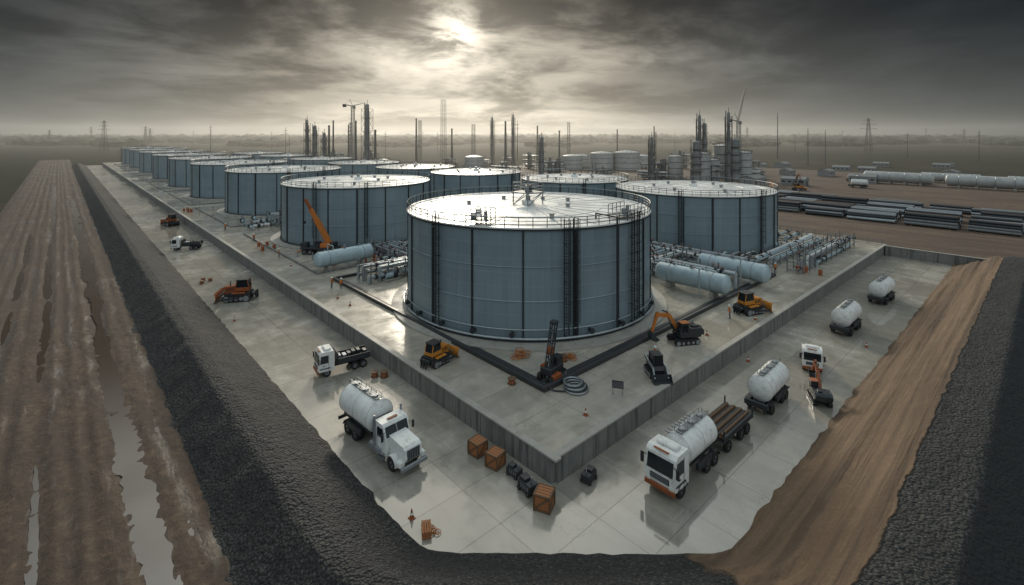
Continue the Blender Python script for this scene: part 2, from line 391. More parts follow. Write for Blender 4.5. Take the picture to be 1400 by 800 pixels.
# ------------------------------------------------------------------ storage tanks
def ladder(mb,ang,r,h,cage=True,w=.55):
    c,s=math.cos(ang),math.sin(ang)
    def P3(rad,tan,z): return (c*rad-s*tan,s*rad+c*tan,z)
    for k in(-1,1): mb.cyl(P3(r+.45,k*w/2,.3),P3(r+.45,k*w/2,h+1.1),.07,'black_paint',6)
    z=.5
    while z<h+.9: mb.cyl(P3(r+.45,-w/2,z),P3(r+.45,w/2,z),.03,'black_paint',4); z+=.35
    z=.8
    while z<h:
        mb.cyl(P3(r,0,z),P3(r+.45,0,z),.05,'black_paint',4); z+=2
    if cage:
        z=2.4
        while z<h+1:
            pts=[P3(r+.45+.75*math.sin(PI*i/6),-.42*math.cos(PI*i/6),z) for i in range(7)]
            mb.path(pts,.03,'black_paint',4); z+=1.1
        for i in range(1,6): mb.cyl(P3(r+.45+.75*math.sin(PI*i/6),-.42*math.cos(PI*i/6),2.4),P3(r+.45+.75*math.sin(PI*i/6),-.42*math.cos(PI*i/6),h+1),.025,'black_paint',4)
def tank_mesh(r,h,nst=18,lads=(R(240),),rich=False,seg=96):
    mb=MB()
    mb.lathe([(r+2.2,-.3),(r+2.2,.22),(r+.1,.26)],'concrete_plain',seg)
    mb.lathe([(r+.35,.2),(r+.35,.42),(r,.44)],'dark_steel',seg)
    mb.lathe([(r,.1),(r,h)],'tank_wall',seg)
    mb.lathe([(r+.02,h-.32),(r+.18,h-.30),(r+.18,h-.1)],'dark_steel',seg)
    mb.lathe([(r+.18,h-.1),(r+.18,h+.06),(r-.25,h+.08),(r-.25,h-.06)],'roof_white',seg)
    mb.lathe([(r-.25,h-.05),(r*.6,h+.14),(r*.25,h+.26),(.01,h+.32)],'roof_white',seg)
    mb.ring((0,0,h*.66),r+.03,.07,'tank_wall',seg,4); mb.ring((0,0,h*.36),r+.03,.07,'tank_wall',seg,4)
    for i in range(nst):
        a=2*PI*i/nst+.07; Rm=Matrix.Rotation(a,4,'Z')
        mb.box(Rm@Vector((r+.07,0,h/2)),(.2,.18 if i%3 else .32,h-.7),'black_paint',0,Rm)
    for i in range(24):
        a=2*PI*i/24; Rm=Matrix.Rotation(a,4,'Z')
        mb.box(Rm@Vector((r*.62,0,h+.155)),(r*.72,.07,.05),'roof_seam',0,Rm@Matrix.Rotation(.02,4,'Y'))
    mb.ring((0,0,h+.15),r*.62,.04,'roof_seam',64,4); mb.ring((0,0,h+.04),r*.9,.04,'roof_seam',64,4)
    npst=int(2*PI*r/1.55)
    for i in range(npst):
        a=2*PI*i/npst; x,y=math.cos(a)*(r+.08),math.sin(a)*(r+.08)
        mb.cyl((x,y,h-.1),(x,y,h+1.15),.045,'dark_steel',4)
    for z in(.4,.78,1.15): mb.ring((0,0,h+z),r+.08,.035 if z<1 else .055,'dark_steel' if z<1 else 'rail_grey',seg,4)
    for a in lads: ladder(mb,a,r,h)
    mb.cyl((0,0,h+.2),(0,0,h+.9),.9,'roof_white',16); mb.cyl((0,0,h+.9),(0,0,h+1.5),.35,'steel',10)
    for k in range(7):
        a=k*.95+.4; rr=r*(.35+.08*(k%5)); x,y=rr*math.cos(a),rr*math.sin(a)
        mb.cyl((x,y,h+.05),(x,y,h+.65),.3,'steel',10); mb.cyl((x,y,h+.65),(x,y,h+.75),.45,'rail_grey',10)
    if rich:
        for x in(-1.5,1.5):
            for y in(-1.5,1.5): mb.cyl((x,y,h+.1),(x,y,h+3.4),.1,'rail_grey',6)
        mb.box((0,0,h+2.0),(3.4,3.4,.14),'rail_grey')
        for z in(2.45,2.9,3.4):
            for k in(-1.5,1.5): mb.cyl((-1.5,k,h+z),(1.5,k,h+z),.06,'rail_grey',4); mb.cyl((k,-1.5,h+z),(k,1.5,h+z),.06,'rail_grey',4)
        for k in(-1.5,1.5): mb.cyl((-1.5,k,h+.2),(1.5,k,h+2),.06,'rail_grey',4); mb.cyl((k,-1.5,h+2),(k,1.5,h+.2),.06,'rail_grey',4)
        mb.cyl((0,0,h+1.9),(0,0,h+4.4),.14,'steel',8); mb.box((.5,.4,h+2.5),(.9,.7,.9),'dark_steel',.05); mb.cyl((-.7,-.5,h+2),(-.7,-.5,h+3.1),.3,'steel',10)
        for a,w in((R(278),4.2),(R(205),2.6)):
            M0=mb.M; mb.M=Matrix.Rotation(a,4,'Z')@Matrix.Translation((r-1.6,0,h))
            mb.box((0,0,.55),(2.4,w,.1),'rail_grey')
            for x in(-1.2,1.2):
                for k in range(5):
                    y=-w/2+w*k/4; mb.cyl((x,y,0),(x,y,1.75),.05,'rail_grey',5)
                for z in(1.15,1.75): mb.cyl((x,-w/2,z),(x,w/2,z),.045,'rail_grey',5)
            mb.cyl((0,.6,.5),(0,.6,1.5),.22,'steel',8); mb.box((.3,-.8,.95),(.6,.5,.7),'steel',.04)
            mb.M=M0
        a=R(262); c,s=math.cos(a),math.sin(a)
        mb.path([(c*(r-3),s*(r-3),h+.1),(c*(r-3),s*(r-3),h+.8),(c*(r+.5),s*(r+.5),h+.8),(c*(r+.5),s*(r+.5),.6)],.11,'dark_steel',8)
        for k in range(10):
            a=R(160+k*15); c,s=math.cos(a),math.sin(a); mb.cyl((c*r,s*r,1.1),(c*(r+.6),s*(r+.6),1.1),.22,'dark_steel',10); mb.cyl((c*(r+.55),s*(r+.55),1.1),(c*(r+.65),s*(r+.65),1.1),.32,'dark_steel',10)
        mb.ring((0,0,.7),r+.55,.12,'pipe_grey',96,6); mb.ring((0,0,1.6),r+.3,.06,'pipe_grey',96,5)
    return mb.mesh('storage_tank')
big=tank_mesh(16.9,12.7,18,(R(240),R(243.5),R(188),R(272),R(276)),True,128)
place(big,'storage_tank',(24,27.3,1.9))
tm=tank_mesh(16.3,12.2,18,(R(215),R(250)))
for i,(x,y) in enumerate(((25.8,86),(26.5,138.6),(26,188),(26,238),(26,288),(26,345),(26,400),(26,455))): place(tm,'storage_tank',(x,y,1.9),i*.7)
tr=tank_mesh(16.4,11.3,20,(R(255),R(200))); place(tr,'storage_tank',(77.2,30,1.9))
ts=tank_mesh(14,11.3,16,(R(230),))
for i,(x,y) in enumerate(((76,63),(71,99),(70,133),(68,170),(68,215),(68,262),(66,310))): place(ts,'storage_tank',(x,y,1.9),i*.9)
# ------------------------------------------------------------------ vehicles
def wheel(mb,x,y,r=.5,w=.35):
    s=1 if y>0 else -1
    mb.lathe([(r*.5,-w/2),(r*.93,-w/2),(r,-w/2+.05),(r,w/2-.05),(r*.93,w/2),(r*.5,w/2)],'rubber',20,'Y',(x,y,r))
    mb.cyl((x,y-w*.35,r),(x,y+w*.35,r),r*.55,'steel',14); mb.cyl((x,y,r),(x,y+s*w*.52,r),r*.2,'dark_steel',8)
def track(mb,x0,x1,y,w,h):
    rr=h/2; pts=[]
    for k in range(9): a=PI/2+PI*k/8; pts.append((x0+rr+rr*math.cos(a),rr+rr*math.sin(a)))
    for k in range(9): a=-PI/2+PI*k/8; pts.append((x1-rr+rr*math.cos(a),rr+rr*math.sin(a)))
    mb.prism(pts,y-w/2,y+w/2,'rubber')
    n=int((x1-x0)/.22)
    for i in range(n):
        x=x0+rr*.6+(x1-x0-rr*1.2)*i/(n-1)
        for z in(.0,h): mb.box((x,y,z+(.015 if z==0 else .02)),(.09,w*1.02,.06),'dark_steel')
    s=1 if y>0 else -1
    for i in range(5):
        x=x0+rr+(x1-x0-2*rr)*i/4; mb.cyl((x,y,rr*.9),(x,y+s*(w/2+.03),rr*.9),rr*(.75 if i in(0,4) else .5),'steel',12)
def tankbody(mb,x0,x1,r,z,nr=2):
    mb.drum(x0,x1,r,z,'white_paint',36)
    for i in range(nr+1): mb.ring((x0+(x1-x0)*i/nr,0,z),r+.005,.022,'silo_white',36,4,'X')
    mb.box(((x0+x1)/2,0,z+r+.08),(x1-x0-.3,.55,.05),'rail_grey')
    for k in(-.32,.32):
        mb.cyl((x0+.2,k,z+r+.4),(x1-.2,k,z+r+.4),.025,'rail_grey',5)
        for i in range(6): x=x0+.2+(x1-x0-.4)*i/5; mb.cyl((x,k,z+r),(x,k,z+r+.4),.022,'rail_grey',4)
    for i in range(3): x=x0+(x1-x0)*(i+.5)/3; mb.cyl((x,0,z+r),(x,0,z+r+.22),.28,'steel',12)
    for k in(-.25,.25): mb.cyl((x0-.42,k,z-r*.9),(x0-.15,k,z+r+.3),.03,'rail_grey',5)
    for i in range(8): zz=z-r*.8+i*.3; mb.cyl((x0-.42+.02*i,-.25,zz),(x0-.42+.02*i,.25,zz),.02,'rail_grey',4)
    for k in(-1,1):
        mb.box(((x0+x1)/2,k*r*.62,z-r*.82),(x1-x0,.12,.4),'dark_steel',.02)
        mb.box(((x0+x1)/2,k*1.05,1.0),((x1-x0)*.5,.3,.5),'dark_steel',.04)
def cab_over(mb,x):
    mb.prism([(x-1.9,.75),(x,.75),(x+.06,1.5),(x-.12,2.9),(x-.4,3.15),(x-1.8,3.15),(x-1.9,3.0)],-1.2,1.2,'white_paint')
    mb.prism([(x+.075,1.72),(x+.085,1.76),(x-.085,2.72),(x-.10,2.72)],-1.02,1.02,'glass')
    for k in(-1,1):
        y=k*1.205; mb.prism([(x-1.15,1.75),(x-.15,1.75),(x-.25,2.7),(x-1.15,2.7)],y-.01,y+.01,'glass')
        mb.box((x-.6,k*1.22,1.45),(.3,.03,.06),'black_paint'); mb.box((x-1.2,k*1.21,1.8),(.03,.02,2),'dark_steel')
        mb.box((x+.05,k*1.42,2.2),(.12,.26,.75),'black_paint',.03); mb.cyl((x,k*1.1,2.5),(x+.05,k*1.4,2.5),.03,'black_paint',5)
        mb.box((x+.03,k*.92,.95),(.12,.42,.22),'lamp_glass',.03)
        mb.box((x-.75,k*1.22,1.12),(1.3,.1,.12),'dark_steel',.03)
    mb.box((x+.06,0,1.3),(.08,1.5,.42),'black_paint',.02)
    for i in range(3): mb.box((x+.11,0,1.17+.13*i),(.03,1.4,.04),'steel')
    mb.box((x+.04,0,.68),(.22,2.4,.38),'burnt_orange',.05)
    mb.box((x-.2,0,3.2),(.2,1.2,.08),'burnt_orange',.03); mb.box((x-1.2,0,3.25),(.8,1.6,.25),'white_paint',.08)
    for k in(-.5,.5): mb.cyl((x+.11,k-.35,1.76),(x+.05,k+.1,2.25),.015,'black_paint',4)
def frame(mb,x0,x1,z=.95):
    for k in(-.42,.42): mb.box(((x0+x1)/2,k,z),(x1-x0,.14,.26),'dark_steel')
    for i in range(5): mb.box((x0+(x1-x0)*(i+.5)/5,0,z),(.12,.8,.2),'dark_steel')
def mudguard(mb,x,y,r):
    mb.lathe([(r+.14,-.24),(r+.18,-.24),(r+.18,.24),(r+.14,.24)],'black_paint',10,'Y',(x,y,r),True,R(10),R(170))
def hood_truck():
    mb=MB(); frame(mb,-5,4.4)
    for x in(3.35,-2.3,-3.6):
        for k in(-1,1):
            wheel(mb,x,k*1.02,.53,.34)
            if x<0: wheel(mb,x,k*.64,.53,.3); mudguard(mb,x,k*.95,.53)
    mb.prism([(2.3,.95),(4.55,.95),(4.72,1.25),(4.62,1.95),(4.4,2.12),(2.3,2.3)],-.78,.78,'white_paint')
    for k in(-1,1):
        mb.lathe([(.62,-.25),(.72,-.25),(.72,.25),(.62,.25)],'white_paint',12,'Y',(3.35,k*.98,.55),True,R(0),R(180))
        mb.box((4.35,k*.98,.95),(.65,.5,.5),'white_paint',.12); mb.box((4.68,k*.98,1.08),(.06,.34,.24),'lamp_glass',.02)
        mb.cyl((1.05,k*1.25,.9),(1.05,k*1.25,3.5),.09,'steel',10)
        mb.cyl((.3,k*1.0,.85),(1.9,k*1.0,.85),.36,'steel',16)
        mb.box((2.1,k*1.25,.6),(.7,.3,.08),'steel'); mb.box((2.1,k*1.25,.95),(.7,.25,.06),'steel')
        mb.box((2.55,k*1.45,2.35),(.1,.22,.6),'black_paint',.03); mb.cyl((2.4,k*1.12,2.6),(2.55,k*1.42,2.6),.025,'black_paint',5)
        mb.prism([(1.35,2.0),(2.3,2.0),(2.12,2.75),(1.35,2.75)],k*1.155-.01,k*1.155+.01,'glass')
        mb.box((1.3,k*1.16,1.75),(.03,.02,1.7),'dark_steel')
    mb.prism([(.85,.8),(2.5,.8),(2.5,2.1),(2.2,2.92),(2.0,3.08),(.95,3.08),(.85,2.95)],-1.15,1.15,'white_paint')
    mb.prism([(2.51,2.14),(2.53,2.15),(2.25,2.88),(2.23,2.87)],-1.02,-.03,'glass'); mb.prism([(2.51,2.14),(2.53,2.15),(2.25,2.88),(2.23,2.87)],.03,1.02,'glass')
    mb.box((4.7,0,1.5),(.08,1.15,.78),'black_paint',.02)
    for i in range(7): mb.box((4.75,-.48+.16*i,1.5),(.03,.04,.7),'steel')
    mb.box((4.78,0,.68),(.22,2.45,.36),'steel',.06); mb.box((1.7,0,3.14),(.25,.9,.08),'burnt_orange',.03)
    mb.box((.4,0,1.9),(.4,1.8,1.7),'dark_steel',.05)
    tankbody(mb,-4.7,-.2,1.3,2.5)
    mb.box((-5.15,0,.85),(.15,2.3,.3),'dark_steel'); mb.box((-5.24,.9,.9),(.04,.3,.14),'red_light'); mb.box((-5.24,-.9,.9),(.04,.3,.14),'red_light')
    return mb
obj(hood_truck(),'tanker_truck',(-6.9,12.4,0),R(-86),.95)
def tanker_cabover_trailer():
    mb=MB(); frame(mb,-3.6,2.9)
    for x in(2.3,-1.6,-2.8):
        for k in(-1,1): wheel(mb,x,k*1.02,.5,.34); mudguard(mb,x,k*1.0,.5)
    cab_over(mb,3.3); tankbody(mb,-3.2,.9,1.12,2.3)
    for i in range(8): mb.box((.8-.45*i,-.75,3.22),(.12,.6,.08),'steel')
    frame(mb,-9.6,-3.9,1.0)
    for x in(-5.2,-7.6,-8.8):
        for k in(-1,1): wheel(mb,x,k*1.02,.46,.34)
    mb.box((-6.9,0,1.2),(5.6,2.5,.12),'dark_steel',.02)
    for i in range(9):
        y=-1.15+i*.285; mb.box((-6.85+random.uniform(-.1,.1),y,1.4+random.uniform(0,.05)),(5.4,.22,.22),'wood' if i%2 else 'dark_steel',.02)
    for i in range(4): mb.box((-6.9,-.9+i*.6,1.62),(5.1,.2,.16),'wood',.02)
    for x in(-9.6,-4.2):
        for k in(-1.2,1.2): mb.box((x,k,1.6),(.1,.1,1.0),'dark_steel')
    mb.cyl((-3.6,0,.95),(-4.2,0,.95),.08,'dark_steel',6)
    return mb
obj(tanker_cabover_trailer(),'tanker_truck',(7.9,-5.6,0),R(180),.97)
def tank_trailer():
    mb=MB(); frame(mb,-3,3.2,.9)
    for x in(-1.9,-.8,2.2):
        for k in(-1,1): wheel(mb,x,k*.98,.46,.4); 
    for k in(-1,1): mb.box((-1.35,k*1.0,1.05),(2.4,.5,.08),'black_paint',.02); mb.box((2.2,k*1.0,1.05),(1.2,.5,.08),'black_paint',.02)
    mb.box((.1,0,.72),(6.4,1.9,.12),'dark_steel'); tankbody(mb,-2.6,2.3,1.2,2.15)
    mb.box((3.3,0,1.0),(.3,2.2,.5),'dark_steel',.04); mb.cyl((3.2,.7,.2),(3.2,.7,1),.07,'dark_steel',6); mb.cyl((3.2,-.7,.2),(3.2,-.7,1),.07,'dark_steel',6)
    return mb
tt=tank_trailer().mesh('tank_trailer')
place(tt,'tank_trailer',(23.0,-5.9,0),R(182),.92); place(tt,'tank_trailer',(48.5,-5.9,0),R(180),.95); place(tt,'tank_trailer',(65.5,-6.3,0),R(178),.95)
mb=MB(); frame(mb,-2.6,2.3)
for x in(1.6,-1.6):
    for k in(-1,1): wheel(mb,x,k*1.0,.48,.34)
cab_over(mb,2.5); mb.box((-1.1,0,1.25),(3.1,2.2,.25),'dark_steel',.03); mb.box((-.1,0,1.9),(.9,2.1,1.2),'steel',.05); mb.box((-1.8,0,1.6),(1.5,1.9,.5),'dark_steel',.05)
obj(mb,'service_truck',(34.0,-6.2,0),R(200),.76)
def flatbed():
    mb=MB(); frame(mb,-3.6,2.4)
    for x in(1.9,-1.6,-2.7):
        for k in(-1,1): wheel(mb,x,k*1.0,.5,.36)
    cab_over(mb,2.9); mb.box((-1.5,0,1.3),(4.3,2.4,.18),'black_paint',.02)
    for k in(-1,1): mb.box((-1.5,k*1.15,1.65),(4.2,.1,.55),'dark_steel',.02)
    mb.box((.55,0,2.0),(.12,2.4,1.3),'dark_steel',.02)
    for i in range(6): mb.box((-3.1+.65*i,random.uniform(-.5,.5),1.7),(.5,.9,.5),random.choice(['dark_steel','black_paint','steel']),.05)
    return mb
fb=flatbed().mesh('flatbed_truck')
place(fb,'flatbed_truck',(-3.9,27.2,0),R(172),.82); place(fb,'flatbed_truck',(-5.6,103,0),R(150),.85)
def excavator(col='orange',bucket_up=False,body=None):
    body=body or col
    mb=MB()
    for k in(-1,1): track(mb,-1.9,1.9,k*1.05,.55,.8)
    mb.box((0,0,.6),(2.2,1.7,.4),'dark_steel',.05); mb.cyl((0,0,.7),(0,0,1.0),.7,'dark_steel',16)
    mb.box((-.5,0,1.15),(3.2,2.4,.3),'black_paint',.05)
    mb.prism([(-2.5,1.3),(-.2,1.3),(-.2,2.0),(-.5,2.25),(-2.2,2.25),(-2.55,1.9)],-1.2,1.2,body)
    mb.lathe([(1.15,1.2),(1.2,1.3),(1.2,2.0),(1.1,2.1)],'dark_steel',10,'Z',(-1.6,0,0),False,R(130),R(230))
    mb.box((-1.5,.4,2.35),(1.0,.6,.2),'black_paint',.04); mb.cyl((-1.9,-.7,2.2),(-1.9,-.7,2.8),.07,'steel',8)
    for i in range(5): mb.box((-2.1+.25*i,-1.21,1.8),(.1,.02,.4),'black_paint')
    mb.prism([(-.25,1.3),(1.1,1.3),(1.25,1.9),(.95,2.95),(.7,3.05),(-.2,3.05)],.2,1.2,'black_paint')
    mb.prism([(1.13,1.55),(1.28,1.92),(1.0,2.85),(.85,2.85)],.28,1.12,'glass')
    for y in(.19,1.21): mb.prism([(0,1.85),(.95,1.85),(.85,2.8),(0,2.8)],y-.01,y+.01,'glass')
    mb.box((.35,.7,3.1),(1.3,1.05,.08),col,.03)
    def beam(p,q,w0,w1,yw,mat):
        p=Vector(p);q=Vector(q); d=(q-p).normalized(); n_=Vector((-d.z,0,d.x))
        a=[p+n_*w0/2,q+n_*w1/2,q-n_*w1/2,p-n_*w0/2]; mb.prism([(v.x,v.z) for v in a],-yw/2-.25,yw/2-.25,mat)
    A_=(.6,0,1.4);B_=(2.2,0,3.9) ;C_=(4.2,0,4.1) if not bucket_up else (3.6,0,4.6)
    D_=(4.8,0,1.7) if not bucket_up else (4.9,0,2.6)
    beam(A_,B_,.45,.6,.42,col); beam(B_,C_,.6,.38,.42,col); beam((C_[0]-.35,0,C_[2]+.35),D_,.42,.25,.34,col)
    for k in(-.55,.05):
        mb.cyl((1.1,k,1.4),(1.8,k,2.7),.1,'dark_steel',8); mb.cyl((1.8,k,2.7),(2.2,k,3.5),.06,'steel',8)
    mb.cyl((2.3,-.25,4.3),(3.2,-.25,4.65),.1,'dark_steel',8); mb.cyl((3.2,-.25,4.65),(C_[0]-.35,-.25,C_[2]+.4),.06,'steel',8)
    bx,bz=D_[0],D_[2]
    pts=[(bx+.15,bz+.15),(bx+.35,bz-.4),(bx+.15,bz-1.0),(bx-.4,bz-1.25),(bx-.95,bz-1.0),(bx-.85,bz-.9),(bx-.4,bz-1.08),(bx+.0,bz-.85),(bx+.15,bz-.4),(bx-.1,bz+.05)]
    mb.prism(pts,-.85,.35,'dark_steel')
    for y in(-.86,.34): mb.prism([(bx+.15,bz+.1),(bx+.3,bz-.4),(bx+.1,bz-1.0),(bx-.4,bz-1.2),(bx-.9,bz-.95)],y-.02,y+.02,'dark_steel')
    for i in range(5): mb.box((bx-1.0,-.8+.27*i,bz-.98),(.22,.09,.08),'steel')
    mb.path([(C_[0],-.51,C_[2]-.2),(bx+.4,-.51,bz+.6),(bx+.3,-.51,bz)],.05,'steel',6)
    return mb
exm=excavator('orange',False,'dark_steel').mesh('excavator'); exd=excavator('burnt_orange',True,'dark_steel').mesh('excavator')
place(exm,'excavator',(25.3,3.9,1.9),R(150),.78)
place(exd,'excavator',(26.6,-9.1,0),R(30),.6)
def bulldozer(col='yellow'):
    mb=MB()
    for k in(-1,1): track(mb,-1.7,1.6,k*.95,.5,.95)
    mb.box((-.2,0,.85),(2.6,1.4,.5),'dark_steel',.05)
    mb.prism([(.1,.9),(1.65,.9),(1.75,1.1),(1.7,1.75),(1.5,1.85),(.1,1.95)],-.5,.5,col)
    mb.box((1.76,0,1.4),(.05,.8,.6),'black_paint')
    for i in range(4): mb.box((.5+.25*i,.51,1.5),(.1,.03,.4),'black_paint'); mb.box((.5+.25*i,-.51,1.5),(.1,.03,.4),'black_paint')
    for k in(-1,1): mb.box((-.3,k*.95,1.1),(1.6,.5,.14),col,.04)
    mb.prism([(-1.4,1.15),(.15,1.15),(.15,1.8),(0,2.6),(-1.2,2.6),(-1.4,1.9)],-.6,.6,'glass')
    for x,x2 in((.16,.02),(-1.38,-1.2)):
        for k in(-.6,.6): mb.cyl((x,k,1.2),(x,k,1.85),.06,col,6); mb.cyl((x,k,1.85),(x2,k,2.65),.06,col,6)
    mb.box((-.6,0,2.68),(1.5,1.45,.12),'black_paint',.05); mb.box((-.6,0,1.45),(1.62,1.3,.5),col,.05)
    mb.cyl((.9,.2,1.9),(.9,.2,2.5),.06,'black_paint',8)
    pts=[]
    for i in range(8): a=R(-50+100*i/7); pts.append((2.75-.55*math.cos(a)+.0,.72+.78*math.sin(a)))
    pts2=[(x+.07,z) for x,z in reversed(pts)]
    mb.prism(pts+pts2,-1.5,1.5,col); mb.box((2.45,0,.12),(.12,3.0,.16),'steel')
    for k in(-1,1): mb.prism([(-.4,.45),(2.2,.3),(2.2,.5),(-.4,.65)],k*1.28-.08,k*1.28+.08,'dark_steel'); mb.cyl((1.4,k*.6,1.4),(2.2,k*.6,.7),.06,'steel',6)
    mb.box((-1.95,0,.8),(.5,1.2,.3),'dark_steel',.04)
    for k in(-.4,0,.4): mb.prism([(-2.3,1.1),(-2.05,1.1),(-2.15,.2),(-2.35,.1)],k-.06,k+.06,'dark_steel')
    return mb
bz=bulldozer('yellow').mesh('bulldozer'); bo=bulldozer('burnt_orange').mesh('bulldozer')
place(bz,'bulldozer',(2.3,18.2,1.9),R(12),.82); place(bz,'bulldozer',(40.2,2.8,1.9),R(-20),.98)
place(bo,'bulldozer',(-5.9,59.2,0),R(150),1.15); place(bo,'bulldozer',(-3.2,139,0),R(100),1.15)
def skid():
    mb=MB()
    for k in(-1,1): track(mb,-1.1,1.1,k*.75,.4,.7)
    mb.prism([(-1.4,.45),(1.0,.45),(1.1,.9),(.75,1.2),(-1.3,1.5),(-1.45,1.2)],-.55,.55,'black_paint')
    mb.prism([(-.6,1.2),(.75,1.15),(.6,2.2),(-.5,2.25)],-.5,.5,'glass')
    for x,x2 in((.77,.62),(-.6,-.5)):
        for k in(-.52,.52): mb.cyl((x,k,1.1),(x2,k,2.25),.05,'dark_steel',6)
    mb.box((.05,0,2.28),(1.3,1.15,.1),'dark_steel',.03)
    for k in(-1,1):
        mb.prism([(-1.4,1.5),(-1.2,1.65),(1.2,1.3),(1.75,.4),(1.6,.3),(1.0,1.1),(-1.4,1.3)],k*.72-.06,k*.72+.06,'steel')
    mb.prism([(1.6,.05),(2.3,.0),(2.3,.06),(1.7,.15),(1.68,.75),(1.6,.75)],-1,1,'dark_steel')
    for k in(-1,1): mb.prism([(1.6,.05),(2.3,.0),(1.75,.75),(1.6,.75)],k-.02,k+.02,'dark_steel')
    return mb
obj(skid(),'skid_loader',(16.4,1.9,1.9),R(-128),.9)
mb=MB(); frame(mb,-4,4)
for x in(-3,-1.6,1.8,3.1):
    for k in(-1,1): wheel(mb,x,k*1.1,.58,.4)
mb.box((0,0,1.35),(8.2,2.4,.4),'dark_steel',.06); mb.box((3.3,.4,2.0),(1.5,1.4,1.2),'dark_steel',.1); mb.box((4.07,.4,2.2),(.03,1.2,.6),'glass')
mb.box((-1.5,0,2.0),(2.6,2.2,.9),'orange',.1); mb.box((.2,.8,2.2),(1.2,.8,1.4),'glass',.05); mb.box((-3,0,2.0),(.9,2.3,1.1),'dark_steel',.06)
def seg(mb,p,q,w,mat):
    p=Vector(p);q=Vector(q);d=(q-p); M0=Matrix.Translation((p+q)/2)@d.to_track_quat('X','Z').to_matrix().to_4x4()
    mb.box((M0.translation),(d.length,w,w*1.25),mat,.04,M0.to_3x3().to_4x4())
dirb=Vector((math.cos(R(60)),0,math.sin(R(60)))); p0=Vector((-2,0,2.4))
seg(mb,p0,p0+dirb*6,.85,'orange'); seg(mb,p0+dirb*5.8,p0+dirb*8.5,.66,'orange'); seg(mb,p0+dirb*8.3,p0+dirb*11,.5,'burnt_orange')
mb.cyl((-.2,0,2.2),p0+dirb*4.5,.16,'steel',8); tip=p0+dirb*11.1; mb.cyl(tip,tip+Vector((0,0,-5)),.03,'black_paint',4); mb.box(tip+Vector((0,0,-5.2)),(.4,.3,.6),'dark_steel',.05)
for x in(-3.8,3.8):
    for k in(-1,1): mb.box((x,k*1.9,.9),(.3,1.6,.22),'orange'); mb.cyl((x,k*2.6,.05),(x,k*2.6,.9),.1,'steel',8); mb.cyl((x,k*2.6,0),(x,k*2.6,.08),.35,'steel',10)
obj(mb,'mobile_crane',(11.3,71.5,1.9),R(132),.88)
mb=MB()
for k in(-1,1): track(mb,-1.4,1.4,k*.7,.4,.65)
mb.box((0,0,1.0),(2.4,1.3,.7),'dark_steel',.08); mb.box((-.6,.2,1.7),(1.0,.8,.8),'black_paint',.06); mb.cyl((.2,-.5,1.3),(1.0,-.5,1.3),.25,'burnt_orange',12)
a_=Vector((.9,0,.2)); b_=Vector((-.4,0,5.4))
for dx,dy in((-.25,-.25),(-.25,.25),(.25,-.25),(.25,.25)): mb.cyl(a_+Vector((dx,dy,0)),b_+Vector((dx,dy,0)),.07,'dark_steel',6)
for i in range(12):
    p=a_.lerp(b_,i/12);q=a_.lerp(b_,(i+1)/12); s_=.25 if i%2 else -.25
    mb.cyl(p+Vector((-s_,-.25,0)),q+Vector((s_,-.25,0)),.035,'dark_steel',4); mb.cyl(p+Vector((-s_,.25,0)),q+Vector((s_,.25,0)),.035,'dark_steel',4); mb.cyl(p+Vector((.25,-s_,0)),q+Vector((.25,s_,0)),.035,'dark_steel',4)
mb.box(a_.lerp(b_,.5),(.5,.5,.8),'burnt_orange',.05); mb.cyl(a_,b_,.1,'steel',8); mb.cyl((-.3,0,1.3),a_.lerp(b_,.5),.09,'steel',8)
mb.box(b_,(.7,.7,.3),'dark_steel',.05); mb.box((.6,.9,.5),(1.2,.5,.7),'burnt_orange',.05)
obj(mb,'drilling_rig',(8.6,8.2,1.9),R(-170),.95)
mb=MB()
for i in range(5): mb.ring((.1*(i%2),.08*i,.12+.13*i),1.05-.06*i,.09,'dark_steel' if i%2 else 'steel',28,6)
mb.path([(1.0,.2,.12),(2.0,.9,.12),(3.1,.9,.12),(4.0,.2,.12)],.07,'steel',6); mb.path([(-.9,.6,.1),(-1.3,1.6,.1),(-1.2,2.8,.5)],.08,'dark_steel',6)
obj(mb,'hose_coil',(8.6,5.2,1.9),R(20),1.0)
def crate(sz=1.25):
    mb=MB(); h=sz/2; mb.box((0,0,h),(sz*.94,sz*.94,sz*.94),'crate_wood',.02)
    for x in(-1,1):
        for y in(-1,1): mb.box((x*h,y*h,h),(.12,.12,sz),'wood',.01)
    for z in(.07,sz-.07):
        for k in(-1,1): mb.box((0,k*h,z),(sz-.13,.13,.12),'wood',.01); mb.box((k*h,0,z),(.13,sz-.13,.12),'wood',.01)
    for k in(-1,1):
        mb.box((0,k*h*.99,h),(sz*1.15,.06,.12),'wood',0,Matrix.Rotation(k*R(42),4,'Y')); mb.box((k*h*.99,0,h),(.06,sz*1.15,.12),'wood',0,Matrix.Rotation(k*R(42),4,'X'))
    for k in(-.25,0,.25): mb.box((k*sz,0,sz*.975),(.04,sz*.9,.03),'wood')
    return mb.mesh('wooden_crate')
cm=crate()
for x,y,a,s in((-1.7,6.5,5,.85),(-1.6,4.5,12,.85),(-1.9,-.9,25,.88)): place(cm,'wooden_crate',(x,y,0),R(a),s)
def eqbox():
    mb=MB(); mb.box((0,0,.55),(1.7,1.0,.8),'dark_steel',.06); mb.box((.3,0,1.05),(.8,.8,.25),'black_paint',.05); mb.cyl((-.5,0,1),(-.5,0,1.5),.07,'steel',8)
    for x in(-.6,.6):
        for k in(-1,1): wheel(mb,x,k*.52,.22,.14)
    for i in range(4): mb.box((-.6+.3*i,.51,.6),(.1,.03,.4),'steel')
    return mb.mesh('generator')
ge=eqbox()
place(ge,'generator',(-1.7,.9,0),R(85),.8); place(ge,'generator',(-1.3,2.7,0),R(95),.65); place(ge,'generator',(2.3,-1.3,0),R(10),.7)
